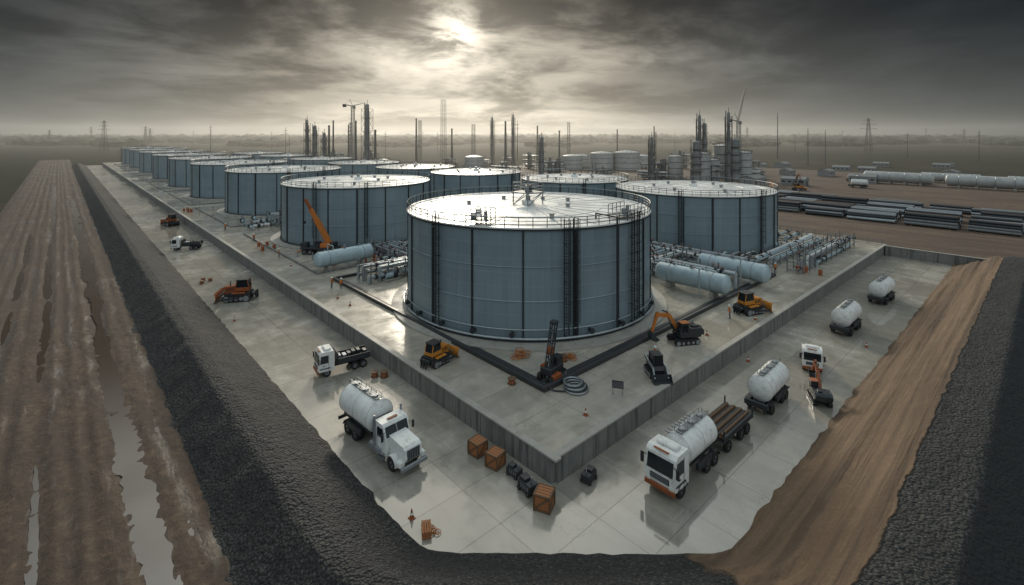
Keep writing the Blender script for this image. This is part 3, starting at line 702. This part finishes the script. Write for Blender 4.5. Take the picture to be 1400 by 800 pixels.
def spool():
    mb=MB()
    for z in(0.05,.75): mb.cyl((0,0,z-.05),(0,0,z+.05),.6,'wood',18)
    mb.cyl((0,0,.1),(0,0,.7),.42,'burnt_orange',18)
    for z in(.2,.3,.4,.5,.6): mb.ring((0,0,z),.43,.05,'burnt_orange',18,5)
    return mb.mesh('cable_spool')
sp_=spool()
for x,y,z in((-1.2,22.6,0),(-1.9,23.3,0),(-6.9,73,0),(-8.3,72,0),(-7.8,73.7,0),(12,9.8,1.9),(5.0,9.9,1.9)): place(sp_,'cable_spool',(x,y,z),random.random()*6,random.uniform(.6,.8))
def coilheap():
    mb=MB()
    for i in range(9): mb.ring((random.uniform(-1,1),random.uniform(-.8,.8),.08+.06*i),random.uniform(.4,.7),.06,'orange' if i%2 else 'crate_wood',20,5)
    return mb.mesh('cable_coil')
ch=coilheap(); place(ch,'cable_coil',(9.3,13.4,1.9),0,.8); place(ch,'cable_coil',(13.0,9.6,1.9),1.0,.55); place(ch,'cable_coil',(17,58,1.9),0,1.3); place(ch,'cable_coil',(-8.6,2.3,0),2,.35)
def timber():
    mb=MB()
    for lv in range(3):
        for i in range(4): mb.box((0,-.3+.2*i,.09+.17*lv),(1.6-.1*lv,.17,.15),'crate_wood',.01) if lv!=1 else mb.box((-.6+.4*i,0,.26),(.17,.8,.15),'crate_wood',.01)
    return mb.mesh('timber_stack')
place(timber(),'timber_stack',(-8.9,2.6,0),R(60),.75)
def cone_():
    mb=MB(); mb.box((0,0,.03),(.45,.45,.06),'burnt_orange',.02); mb.lathe([(.17,.06),(.12,.3)],'burnt_orange',12); mb.lathe([(.12,.3),(.09,.45)],'white_paint',12); mb.lathe([(.09,.45),(.03,.75),(.001,.76)],'burnt_orange',12); return mb.mesh('traffic_cone')
co_=cone_()
for x,y,z in((-8.6,50,0),(-9.0,4.2,0),(30,-1.2,0),(38,1.2,1.9),(3,40,1.9),(4,66,1.9),(29,3,1.9),(44,-9,0),(6,2.0,1.9),(3.0,44,1.9)): place(co_,'traffic_cone',(x,y,z),0,.85)
mb=MB()
for k in(-.5,.5): mb.cyl((k,0,0),(k,0,1.3),.04,'steel',6); mb.box((k,0,.03),(.1,.6,.06),'steel')
mb.box((0,0,1.0),(1.2,.06,.8),'dark_steel',.01)
for i in range(5): mb.box((0,-.035,.75+.12*i),(.9,.012,.03),'steel')
obj(mb,'notice_board',(10.7,2.2,1.9),R(-60),.85)
def barrel():
    mb=MB(); mb.lathe([(.001,.0),(.29,0),(.3,.05),(.3,.85),(.29,.9),(.001,.88)],'burnt_orange',16)
    for z in(.3,.6): mb.ring((0,0,z),.3,.02,'orange',16,4)
    return mb.mesh('barrel')
ba=barrel()
for i in range(34):
    x,y=random.choice([(14,50),(16,60),(11,64),(4.2,84),(56,10),(3.4,150),(66,4)])
    place(ba,'barrel',(x+random.uniform(-2,2),y+random.uniform(-3,3),1.9),0,1)
# ------------------------------------------------------------------ horizontal vessels
def vessel(L=11,r=1.35):
    mb=MB(); mb.drum(-L/2+.5,L/2-.5,r,r+.75,'vessel_blue',32,.6)
    for x in(-L*.3,L*.3): mb.box((x,0,.45),(.5,r*1.5,.9),'concrete_plain',.04); mb.ring((x,0,r+.75),r+.02,.06,'steel',32,4,'X')
    mb.cyl((0,0,r*2+.6),(0,0,r*2+1.3),.25,'steel',10); mb.cyl((L*.25,0,r*2+.6),(L*.25,0,r*2+1.1),.18,'steel',10)
    mb.path([(-L*.2,0,r*2+.7),(-L*.2,0,r*2+1.4),(-L*.2,r+.9,r*2+1.4),(-L*.2,r+.9,.3)],.1,'pipe_grey',8)
    return mb.mesh('pressure_vessel')
ve=vessel()
place(ve,'pressure_vessel',(10.8,59.4,1.9),R(3),.95); place(ve,'pressure_vessel',(42.5,12.0,1.9),R(92)); place(ve,'pressure_vessel',(52.5,10.4,1.9),R(90))
# ------------------------------------------------------------------ pipe racks
def rack(x0,x1,y0,y1,along='x',levels=2,n=5,h0=.9,dens=1.0):
    mb=MB(); rnd=random.Random(int(x0*7+y0*13))
    L0,L1,W0,W1=(x0,x1,y0,y1) if along=='x' else (y0,y1,x0,x1)
    def Q(l,w,z): return (l,w,z) if along=='x' else (w,l,z)
    for lv in range(levels):
        z=1.9+h0+lv*1.3
        for i in range(n):
            w=W0+(W1-W0)*(i+.5)/n; r=rnd.choice([.1,.14,.2,.28]); a=L0+rnd.uniform(0,.25)*(L1-L0); b=L1-rnd.uniform(0,.2)*(L1-L0)
            mt=rnd.choice(['pipe_grey','pipe_grey','vessel_blue','steel','white_paint'])
            mb.path([Q(a,w,1.95),Q(a,w,z),Q(b,w,z),Q(b,w+rnd.uniform(-1,1),z),Q(b,w,z-.0)],r,mt,10)
            for k in range(3):
                l=a+(b-a)*rnd.random(); mb.cyl(Q(l,w,z),Q(l+.35,w,z),r*1.6,'dark_steel',10); mb.cyl(Q(l+.18,w,z),Q(l+.18,w,z+.6),.04,'dark_steel',5); mb.ring((Q(l+.18,w,z+.6)),.2,.03,'burnt_orange',10,4)
    l=L0+.5
    while l<L1:
        for w in(W0,W1): mb.box(Q(l,w,1.9+(h0+levels*1.3)/2-.2),(.16,.16,h0+levels*1.3-.4),'rail_grey')
        for lv in range(levels): mb.box(Q(l,(W0+W1)/2,1.9+h0+lv*1.3-.22),(.14,W1-W0,.14) if along=='x' else (W1-W0,.14,.14),'rail_grey')
        l+=3
    return obj(mb,'pipe_rack')
rack(42,59,20,26,'x',2,6); rack(45,50,8,22,'y',2,5); rack(62,98,9,13,'x',1,7,.7); rack(64,97,4,6.5,'x',2,4,.6); rack(55,59,10,30,'y',2,5)
rack(9,27,47,51,'x',2,6); rack(18,24,50,66,'y',2,7,.6); rack(8,14,63,68,'x',1,5,.5); rack(86,98,14,28,'x',1,6,.8); rack(44,58,40,46,'x',2,5); rack(14,20,106,116,'x',2,5);rack(46,50,60,120,'y',2,5,2.5); rack(8,14,108,114,'x',1,5,.5); rack(62,72,14,20,'x',1,4)
def pump():
    mb=MB(); mb.box((0,0,.15),(2.4,1.2,.3),'concrete_plain',.03); mb.cyl((-.9,0,.75),(.2,0,.75),.35,'vessel_blue',14); mb.lathe([(.1,-.15),(.5,-.12),(.5,.12),(.1,.15)],'dark_steel',14,'X',(.6,0,.75)); mb.cyl((.6,0,.8),(.6,0,1.7),.16,'steel',10); mb.path([(.8,0,.75),(1.5,0,.75),(1.5,0,1.6)],.14,'pipe_grey',8)
    return mb.mesh('pump_skid')
pu=pump()
for i in range(30):
    zx,zy=random.choice([((9,26),(46,50)),((9,26),(55,68)),((44,58),(9,28)),((60,98),(6,16)),((44,58),(28,48)),((8,16),(106,120))])
    place(pu,'pump_skid',(random.uniform(*zx),random.uniform(*zy),1.9),random.choice([0,PI/2,PI]),random.uniform(.8,1.3))
mb=MB()
for y in fr(.6,60,2.5): mb.cyl((101,y,1.9),(101,y,3.0),.05,'rail_grey',5)
for z in(2.45,3.0): mb.cyl((101,.6,z),(101,60,z),.05,'rail_grey',5)
obj(mb,'guard_rail')
# ------------------------------------------------------------------ workers
def worker(pose):
    st=.18 if pose else .02
    pts=[(0,0,.95),(.02,0,1.15),(.03,0,1.38),(.03,0,1.52),(.05,0,1.62),(.05,0,1.76),
      (0,.1,.9),(st*.6,.11,.5),(st-.05,.12,.09),(st+.1,.12,.04),
      (0,-.1,.9),(-st*.3,-.11,.5),(-st-.05,-.12,.09),(-st+.1,-.12,.04),
      (.03,.2,1.42),(-.02 if pose else .05,.26,1.14),(.15,.25,.93),(.2,.24,.84),
      (.03,-.2,1.42),(.1,-.26,1.16),(.3 if pose else .12,-.22,1.05),(.38 if pose else .15,-.2,1.0)]
    ed=[(0,1),(1,2),(2,3),(3,4),(4,5),(0,6),(6,7),(7,8),(8,9),(0,10),(10,11),(11,12),(12,13),(2,14),(14,15),(15,16),(16,17),(2,18),(18,19),(19,20),(20,21)]
    rad=[.16,.15,.17,.06,.1,.09,.1,.07,.05,.05,.1,.07,.05,.05,.075,.055,.04,.035,.075,.055,.04,.035]
    me=bpy.data.meshes.new('w'); me.from_pydata(pts,ed,[]); o=bpy.data.objects.new('w',me); scene.collection.objects.link(o)
    o.modifiers.new('s','SKIN'); sd=o.modifiers.new('d','SUBSURF'); sd.levels=1; sd.render_levels=1
    for i,r in enumerate(rad): me.skin_vertices[0].data[i].radius=(r,r)
    me.skin_vertices[0].data[0].use_root=True
    dg=bpy.context.evaluated_depsgraph_get(); m2=bpy.data.meshes.new_from_object(o.evaluated_get(dg)); bpy.data.objects.remove(o)
    mb=MB(); V=[v.co[:] for v in m2.vertices]
    for p in m2.polygons:
        c=p.center; k='dark_cloth' if c.z<.95 and abs(c.y)<.2 else 'orange'
        if c.z>1.5: k='skin'
        if (abs(c.y)>.17 and c.z<.92): k='skin'
        mb.f.append(list(p.vertices)); mb.m.append(mb.mi(k))
    mb.v=V
    mb.lathe([(.001,1.86),(.08,1.84),(.125,1.76),(.13,1.71),(.17,1.70),(.17,1.69)],'white_paint',12,'Z',(.05,0,0))
    return mb.mesh('worker')
w0=worker(0);w1=worker(1)
for i,(x,y,z) in enumerate(((4.2,49,1.9),(5.0,47.5,1.9),(4.5,74,1.9),(18.5,3.2,1.9),(36,3.5,1.9),(5.0,92,1.9),(62,7.5,1.9),(-20.9,-3,.05),(3.5,110,1.9))): place((w0,w1)[i%2],'worker',(x,y,z),random.random()*6,.95)
# ------------------------------------------------------------------ refinery towers
def lattice(h,w,w2=None,mat='tower_steel',step=None,r=.12):
    mb=MB(); w2=w2 or w*.8; step=step or w*1.1; n=max(3,int(h/step))
    def c(k,z): f=w/2+(w2/2-w/2)*z/h; return Vector(((1,1,-1,-1)[k]*f,(1,-1,-1,1)[k]*f,z))
    for k in range(4):
        mb.cyl(c(k,0),c(k,h),r,mat,5)
        for i in range(n):
            z0=h*i/n;z1=h*(i+1)/n; k2=(k+1)%4
            mb.cyl(c(k,z1),c(k2,z1),r*.6,mat,4); mb.cyl(c(k,z0),c(k2,z1),r*.5,mat,4); mb.cyl(c(k2,z0),c(k,z1),r*.5,mat,4)
    return mb
def column(h,r,mat='tower_light',plats=4):
    mb=MB(); mb.lathe([(r*1.25,0),(r*1.1,2.5),(r,2.8),(r,h*.7),(r*.8,h*.74),(r*.8,h-.8),(r*.45,h-.2),(.01,h)],mat,20)
    for i in range(plats):
        z=h*(.25+.72*i/plats); mb.cyl((0,0,z),(0,0,z+.12),r+.9,'tower_steel',16); mb.ring((0,0,z+1.1),r+.85,.06,'tower_steel',16,4)
        for k in range(8): a=k*PI/4; mb.cyl((math.cos(a)*(r+.85),math.sin(a)*(r+.85),z),(math.cos(a)*(r+.85),math.sin(a)*(r+.85),z+1.1),.05,'tower_steel',4)
    mb.cyl((r+.5,0,0),(r+.5,0,h*.9),.18,'tower_steel',6); mb.cyl((0,r+.3,0),(0,r+.3,h+.5),.25,mat,6)
    mb.cyl((0,0,h),(0,0,h+2),.12,'tower_steel',5)
    return mb
def towr(e,n,h,w,kind='l'):
    x,y=S(e,n); z=1.8 if (100<x<350 and -70<y<262) or (0<x<101 and 0<y<489) else -.35
    if kind=='l': obj(lattice(h,w),'lattice_tower',(x,y,z),.5)
    elif kind=='c': obj(column(h,w),'distillation_column',(x,y,z),.5)
    elif kind=='b':
        mb=lattice(h*.93,w*1.25,w*1.25,r=.1); mb2=column(h,w*.36); o=len(mb.v); mb.v+=mb2.v; 
        for f,k in zip(mb2.f,mb2.m): mb.f.append([i+o for i in f]); mb.m.append(mb.mi(mb2.slots[k]))
        obj(mb,'process_tower',(x,y,z),.5)
    elif kind=='s':
        mb=MB(); mb.lathe([(w,0),(w*.7,h*.5),(w*.55,h)],'tower_steel',14); 
        for q in(.4,.7,.97): mb.ring((0,0,h*q),w*.8,.12,'tower_steel',14,4)
        obj(mb,'flue_stack',(x,y,z))
for t_ in ((-75.7,260,39,3.4,'b'),(-112,272,31,2.0,'b'),(-109,275,28,1.2,'c'),(-103,280,28,.9,'s'),(-101,268,24,2.2,'b'),
  (-115,320,34,.8,'s'),(-107,330,33,2,'l'),(-102,325,34,.9,'s'),(-88,320,28,1.2,'s'),(-62,450,56,4.2,'l'),(-77,400,38,1.0,'s'),(-74,400,36,2.5,'l'),
  (-31,400,33,2.6,'l'),(-15,380,38,2.2,'b'),(-5,380,33,1.2,'s'),(1,380,38,2.0,'b'),
  (15,250,22,1.1,'c'),(57,500,37,2.5,'l'),(40,420,26,1.0,'s'),(66,235,22,2.4,'b'),(95,252,33,2.6,'b'),(99,256,29,1.3,'c'),(101,232,33.5,2.4,'b'),(89,240,20,2.2,'c'),(112,250,21,2.6,'c'),
  (-52,430,30,1.2,'s'),(24,470,33,1.1,'s'),(-138,420,33,1.0,'s'),(110,520,30,1.0,'s'),(160,560,34,1.1,'s'),(130,450,27,1.3,'l')): towr(*t_)
def tcrane(h,lean,jib):
    mb=lattice(h,2.2,1.6,'tower_light',2.2,.14)
    a=Vector((0,0,h)); b=a+Vector((math.cos(lean)*jib,0,math.sin(lean)*jib)); n=int(jib/2)
    for i in range(n):
        p=a.lerp(b,i/n);q=a.lerp(b,(i+1)/n); k0=1-i/n; k1=1-(i+1)/n
        for o in((0,.7,0),(0,-.7,0),(-.9,0,.3)): mb.cyl(p+Vector(o)*k0,q+Vector(o)*k1,.11,'tower_light',4)
        mb.cyl(p+Vector((0,.7,0))*k0,q+Vector((-.9,0,.3))*k1,.06,'tower_light',4); mb.cyl(p+Vector((0,-.7,0))*k0,q+Vector((-.9,0,.3))*k1,.06,'tower_light',4)
    mb.cyl(a,a+Vector((-5,0,1)),.3,'tower_light',6); mb.box(a+Vector((-5,0,.3)),(2,1.6,1.8),'dark_steel',.1); mb.box(a+Vector((.8,0,-.8)),(1.4,1.4,1.6),'tower_light',.1)
    mb.cyl(a,a+Vector((-2,0,4)),.15,'tower_light',5); mb.cyl(a+Vector((-2,0,4)),b,.05,'tower_light',4); mb.cyl(a+Vector((-2,0,4)),a+Vector((-5,0,1)),.05,'tower_light',4)
    mb.cyl(b,b+Vector((0,0,-6)),.05,'dark_steel',4)
    return mb
x,y=S(123,270); obj(tcrane(30,R(78),19),'tower_crane',(x,y,1.8),R(-42)); x,y=S(-96,300); obj(tcrane(42,R(15),7),'tower_crane',(x,y,-.3),R(-42))
def pylon(h):
    mb=lattice(h,h*.16,h*.03,'tower_steel',h*.12,.22)
    for q,w in((.72,.20),(.84,.17),(.95,.12)):
        z=h*q
        for k in(-1,1): mb.cyl((0,0,z+h*.02),(k*h*w,0,z),.16,'tower_steel',4); mb.cyl((0,0,z-h*.02),(k*h*w,0,z),.12,'tower_steel',4); mb.cyl((k*h*w,0,z),(k*h*w,0,z-1.8),.1,'tower_steel',4)
    return mb
py=pylon(44).mesh('power_pylon')
for e,n,s in((-574,700,1),(430,600,1),(-700,950,.9),(-655,900,.8),(-930,1000,.75),(520,1100,.9),(-1100,1300,1),(1000,1100,.8)): x,y=S(e,n); place(py,'power_pylon',(x,y,-.35),R(-42+random.uniform(-20,20)),s)
pm=MB(); pm.cyl((0,0,0),(0,0,38),.5,'tower_steel',8,.2); pm.cyl((-2.2,0,34),(2.2,0,34),.2,'tower_steel',5); pm.cyl((-1.5,0,31),(1.5,0,31),.2,'tower_steel',5); pm=pm.mesh('utility_pole')
for i in range(26):
    n=random.uniform(450,1100); e=n*random.uniform(-.95,.95); x,y=S(e,n); place(pm,'utility_pole',(x,y,-.35),R(-42),random.uniform(.6,1.0))
for e,n,s in((267,500,1.22),(238,400,.8),(252,400,.75)): x,y=S(e,n); place(pm,'utility_pole',(x,y,-.35),0,s)
def silo(r,h):
    mb=MB(); mb.lathe([(r,0),(r,h),(r*.6,h+r*.12),(.01,h+r*.18)],'silo_white',40)
    for q in(.25,.5,.75,1): mb.ring((0,0,h*q),r+.03,.12,'tower_steel',40,4)
    for k in range(20): a=k*PI/10; mb.cyl((math.cos(a)*r,math.sin(a)*r,h),(math.cos(a)*r,math.sin(a)*r,h+1.1),.06,'tower_steel',4)
    mb.ring((0,0,h+1.1),r,.06,'tower_steel',40,4); mb.path([(r+.2,0,0),(r+.2,0,h)],.15,'tower_steel',5)
    return mb.mesh('white_silo')
si=silo(8,12.5)
for e,n,s in((59,327,1),(75,325,1.05),(40,330,.85),(48,350,.8),(-25,330,.8),(90,345,.8)): x,y=S(e,n); place(si,'white_silo',(x,y,-.3),0,s)
sv=silo(3.6,11)
for e,n,s in((92,243,1.3),(99,246,1.0),(112,262,1.6),(118,255,1.3),(86,262,1.1),(-70,270,.9)): x,y=S(e,n); place(sv,'white_silo',(x,y,1.0),0,s)
def frameunit(seed):
    rnd=random.Random(seed); mb=MB(); W,D,H=rnd.uniform(10,18),8,rnd.choice([6,9,12])
    for x in fr(0,W,4):
        for y in(0,D): mb.cyl((x,y,0),(x,y,H),.2,'tower_steel',5)
    for z in fr(4,H,4):
        for y in(0,D): mb.cyl((0,y,z),(W,y,z),.2,'tower_steel',5)
        for x in fr(0,W,4): mb.cyl((x,0,z),(x,D,z),.18,'tower_steel',4)
        for k in range(4): yy=rnd.uniform(.5,D-.5); mb.cyl((-2,yy,z+.4),(W+2,yy,z+.4),rnd.choice([.2,.35,.5]),rnd.choice(['tower_light','pipe_grey']),8)
    for k in range(5): x=rnd.uniform(1,W-1); yy=rnd.uniform(1,D-1); mb.cyl((x,yy,0),(x,yy,H+rnd.uniform(0,4)),rnd.choice([.3,.6,1.0]),'tower_light',10)
    for k in range(3): x=rnd.uniform(1,W-4); mb.cyl((x,D/2,3),(x+4,D/2,3),1.2,'silo_white',12)
    return mb.mesh('process_unit')
fu=[frameunit(i) for i in range(4)]
rn=random.Random(3)
for i in range(30):
    n=rn.uniform(240,420); e=rn.choice([rn.uniform(-.40,-.25),rn.uniform(.22,.52),rn.uniform(-.2,.25)])*n
    x,y=S(e,n)
    if 6<x<100 and y<330: continue
    place(fu[i%4],'process_unit',(x,y,1.0 if x>100 and y<260 else -.3),rn.choice([0,PI/2]),rn.uniform(.6,.95))
def shed(w,d,h):
    mb=MB(); mb.prism([(-w/2,0),(w/2,0),(w/2,h),(0,h*1.35),(-w/2,h)],-d/2,d/2,'shed_wall'); mb.box((w*.26,0,h*1.21),(w*.56,d+.6,.12),'tower_light',0,Matrix.Rotation(math.atan2(h*.35,w/2),4,'Y')); mb.box((-w*.26,0,h*1.21),(w*.56,d+.6,.12),'tower_light',0,Matrix.Rotation(-math.atan2(h*.35,w/2),4,'Y'))
    mb.box((0,-d/2-.02,h*.4),(w*.35,.06,h*.8),'dark_steel'); 
    for k in range(4): mb.box((-w/2-.02,-d/2+d*(k+.5)/4,h*.6),(.06,d*.12,h*.25),'glass')
    return mb.mesh('storage_shed')
sh=shed(10,18,5)
for i in range(16):
    n=rn.uniform(215,400); e=n*rn.uniform(.46,.95); x,y=S(e,n); place(sh,'storage_shed',(x,y,1.7 if x<340 else -.3),rn.choice([0,PI/2]),rn.uniform(.4,.7))
def pipestack(seed):
    rnd=random.Random(seed); mb=MB()
    for x in(-4,0,4): mb.box((x,0,.12),(.25,5.5,.24),'wood')
    nrow=rnd.choice([3,4,5]); r=.42
    for lv in range(nrow):
        for i in range(6-lv):
            y=-2.2+.87*i+lv*r; z=.24+r+lv*r*1.75
            mb.lathe([(r*.82,-5.5+rnd.uniform(-.2,.2)),(r,-5.5),(r,5.5),(r*.82,5.5)],rnd.choice(['steel','pipe_grey','tower_light','dark_steel','dark_steel','rust']),12,'X',(0,y,z))
    return mb.mesh('pipe_stack')
ps=[pipestack(i) for i in range(4)]
for i in range(8):
    for j in range(6):
        if rn.random()<.12: continue
        place(ps[rn.randrange(4)],'pipe_stack',(136+j*6.5+rn.uniform(-1,1),-14+i*11.7+rn.uniform(-1,1),1.7),PI/2+rn.uniform(-.08,.08),rn.uniform(.75,1.1))
for i in range(3): 
    for j in range(3): place(ps[i],'pipe_stack',(146+j*7,-42+i*9,1.7),PI/2,.75)
def bigtube():
    mb=MB(); mb.drum(-13,13,2.6,3.2,'silo_white',28,.9)
    for x in(-9,-3,3,9): mb.box((x,0,.6),(1,4,1.2),'concrete_plain'); mb.ring((x,0,3.2),2.63,.1,'steel',28,4,'X')
    for i in range(12): mb.cyl((-11+2*i,0,5.7),(-11+2*i,0,6.9),.06,'rail_grey',4)
    mb.cyl((-11,0,6.9),(11,0,6.9),.06,'rail_grey',4)
    return mb.mesh('horizontal_storage_tank')
bt=bigtube()
for i in range(3): place(bt,'horizontal_storage_tank',(262,-34+i*30,1.7),PI/2,.95)
for i in range(2): place(bt,'horizontal_storage_tank',(285,-20+i*30,1.7),PI/2,.8)
for e,n,me_,nm in((118,205,bz,'bulldozer'),(100,190,exm,'excavator'),(150,215,tt,'tank_trailer'),(128,225,exd,'excavator'),(165,240,tt,'tank_trailer'),(190,230,fb,'flatbed_truck')): x,y=S(e,n); place(me_,nm,(x,y,1.7),rn.random()*6,1.1)
# distant treeline
mb=MB(); rt=random.Random(5)
ico=bmesh.new(); bmesh.ops.create_icosphere(ico,subdivisions=1,radius=1); iv=[v.co.copy() for v in ico.verts]; if_=[[v.index for v in f.verts] for f in ico.faces]; ico.free()
for i in range(3600):
    b_=rt.uniform(-1.25,1.25); n=rt.choice([rt.uniform(1300,1700),rt.uniform(1700,2600),rt.uniform(950,1250)]); 
    if n<1250 and N(b_*7,n*.003)<.15: continue
    e=n*b_; x,y=S(e,n); k=rt.uniform(7,13)*(n/1300)**.5
    mb.add([(x+v.x*k*1.9*rt.uniform(.7,1.2),y+v.y*k*1.6*rt.uniform(.7,1.2),k*.5+v.z*k*rt.uniform(.6,1.15)) for v in iv],if_,'tree_dark')
obj(mb,'distant_treeline')
# ------------------------------------------------------------------ camera
cam=bpy.data.cameras.new('Camera'); co=bpy.data.objects.new('Camera',cam); scene.collection.objects.link(co); scene.camera=co
co.location=(CX,CY,CZ); co.rotation_euler=(R(90),0,-math.atan2(.6738,.7390)); cam.sensor_width=36; cam.lens=36*680/1400; cam.shift_y=-217/1400; cam.clip_end=40000; cam.clip_start=.5
# ------------------------------------------------------------------ world
az=math.atan2(.583,.8126); elS=R(11.6)
def sdir(el): return (math.sin(az)*math.cos(el),math.cos(az)*math.cos(el),math.sin(el))
w=bpy.data.worlds.new('World'); scene.world=w; w.use_nodes=True; t=NT(w.node_tree); bg=t.N['Background']
gen=t.n('ShaderNodeTexCoord').outputs['Generated']
sp=t.n('ShaderNodeSeparateXYZ'); t.L.new(gen,sp.inputs[0])
def dot(v):
    x=t.n('ShaderNodeVectorMath',operation='DOT_PRODUCT'); t.L.new(gen,x.inputs[0]); x.inputs[1].default_value=v; return x.outputs['Value']
d=dot(sdir(elS)); dm=t.m('MAXIMUM',d,.0001); d2=t.m('MAXIMUM',dot(sdir(R(38))),.0001); z=t.m('MAXIMUM',sp.outputs[2],0.0)
zz=t.m('ADD',z,.16)
cb=t.n('ShaderNodeCombineXYZ'); t.L.new(t.m('DIVIDE',sp.outputs[0],zz),cb.inputs[0]); t.L.new(t.m('DIVIDE',sp.outputs[1],zz),cb.inputs[1])
n1=t.noise(cb.outputs[0],.75,8,.58,.5); n2=t.noise(cb.outputs[0],2.6,7,.6,.4); n3=t.noise(cb.outputs[0],.45,4,.55,.5)
cl=t.mr(t.m('ADD',t.m('MULTIPLY',n1,.72),t.m('MULTIPLY',n2,.28)),.40,.60,0,1,True)
dk=t.mr(n3,.38,.58,.40,1,True)
g13=t.m('POWER',dm,13); g80=t.m('POWER',dm,55); gs=t.m('POWER',dm,700); g3=t.m('POWER',dm,4)
hz=t.m('EXPONENT',t.m('MULTIPLY',z,-11)); topd=t.mr(z,.09,.26,1,.38,True); topd2=t.mr(z,.20,.28,1,.6,True)
L=t.m('ADD',.006,t.m('MULTIPLY',cl,.013))
G=t.m('MULTIPLY',t.m('MULTIPLY',g13,t.m('ADD',.07,t.m('MULTIPLY',cl,.66))),t.m('MULTIPLY',topd,dk))
L=t.m('ADD',L,G)
L=t.m('ADD',L,t.m('MULTIPLY',topd2,t.m('MULTIPLY',g80,t.m('ADD',.14,t.m('MULTIPLY',cl,.42)))))
L=t.m('ADD',L,t.m('MULTIPLY',gs,t.m('ADD',.12,t.m('MULTIPLY',t.mr(n2,.40,.58,0,1,True),.9))))
L=t.m('ADD',L,t.m('MULTIPLY',hz,t.m('ADD',.03,t.m('MULTIPLY',g3,.27))))
zen=t.mr(z,.31,.55,0,1,True)
L=t.m('ADD',L,t.m('MULTIPLY',zen,t.m('ADD',t.m('ADD',.28,t.m('MULTIPLY',cl,.25)),t.m('MULTIPLY',t.m('POWER',d2,7),t.m('ADD',1.1,t.m('MULTIPLY',cl,1.0))))))
bk=t.mr(d,.15,-.6,0,1,True); L=t.m('ADD',L,t.m('MULTIPLY',bk,t.m('ADD',.34,t.m('MULTIPLY',cl,.25))))
tint=t.mix(t.mr(g3,.15,.8,0,1),(.84,.97,1.02),(1.10,1.0,.82))
cc=t.n('ShaderNodeVectorMath',operation='SCALE'); t.L.new(tint,cc.inputs[0]); t.L.new(L,cc.inputs['Scale'])
sky=t.n('ShaderNodeTexSky'); sky.sky_type='NISHITA'; sky.sun_disc=False; sky.sun_elevation=R(22); sky.sun_rotation=az
bg.inputs['Strength'].default_value=1.0; t.L.new(cc.outputs[0],bg.inputs['Color'])
bg2=t.n('ShaderNodeBackground'); t.L.new(sky.outputs[0],bg2.inputs['Color']); bg2.inputs['Strength'].default_value=.0015
ad=t.n('ShaderNodeAddShader'); t.L.new(bg.outputs[0],ad.inputs[0]); t.L.new(bg2.outputs[0],ad.inputs[1]); t.L.new(ad.outputs[0],t.N['World Output'].inputs['Surface'])
# sun
sl=bpy.data.lights.new('sun','SUN'); sl.energy=2.3; sl.angle=R(8); sl.color=(1,.90,.73); so=bpy.data.objects.new('sun',sl); scene.collection.objects.link(so)
el=R(22); v=Vector((math.sin(az)*math.cos(el),math.cos(az)*math.cos(el),math.sin(el))); so.rotation_euler=v.to_track_quat('Z','Y').to_euler(); so.location=(0,0,100)
# haze bank over the far plain
m=bpy.data.materials.new('haze'); m.use_nodes=True; nt=m.node_tree; nt.nodes.remove(nt.nodes['Principled BSDF'])
vs_=nt.nodes.new('ShaderNodeVolumeScatter'); vs_.inputs['Density'].default_value=.00030; vs_.inputs['Anisotropy'].default_value=.65; vs_.inputs['Color'].default_value=(1,.98,.93,1)
nt.links.new(vs_.outputs[0],nt.nodes['Material Output'].inputs['Volume']); MATS['haze']=m
mb=MB(); x,y=S(0,1650); mb.box((0,0,0),(4800,3000,70),'haze'); obj(mb,'haze',(x,y,30),-math.atan2(.6738,.7390))
scene.view_settings.view_transform='Standard'; scene.view_settings.look='None'; scene.view_settings.exposure=0
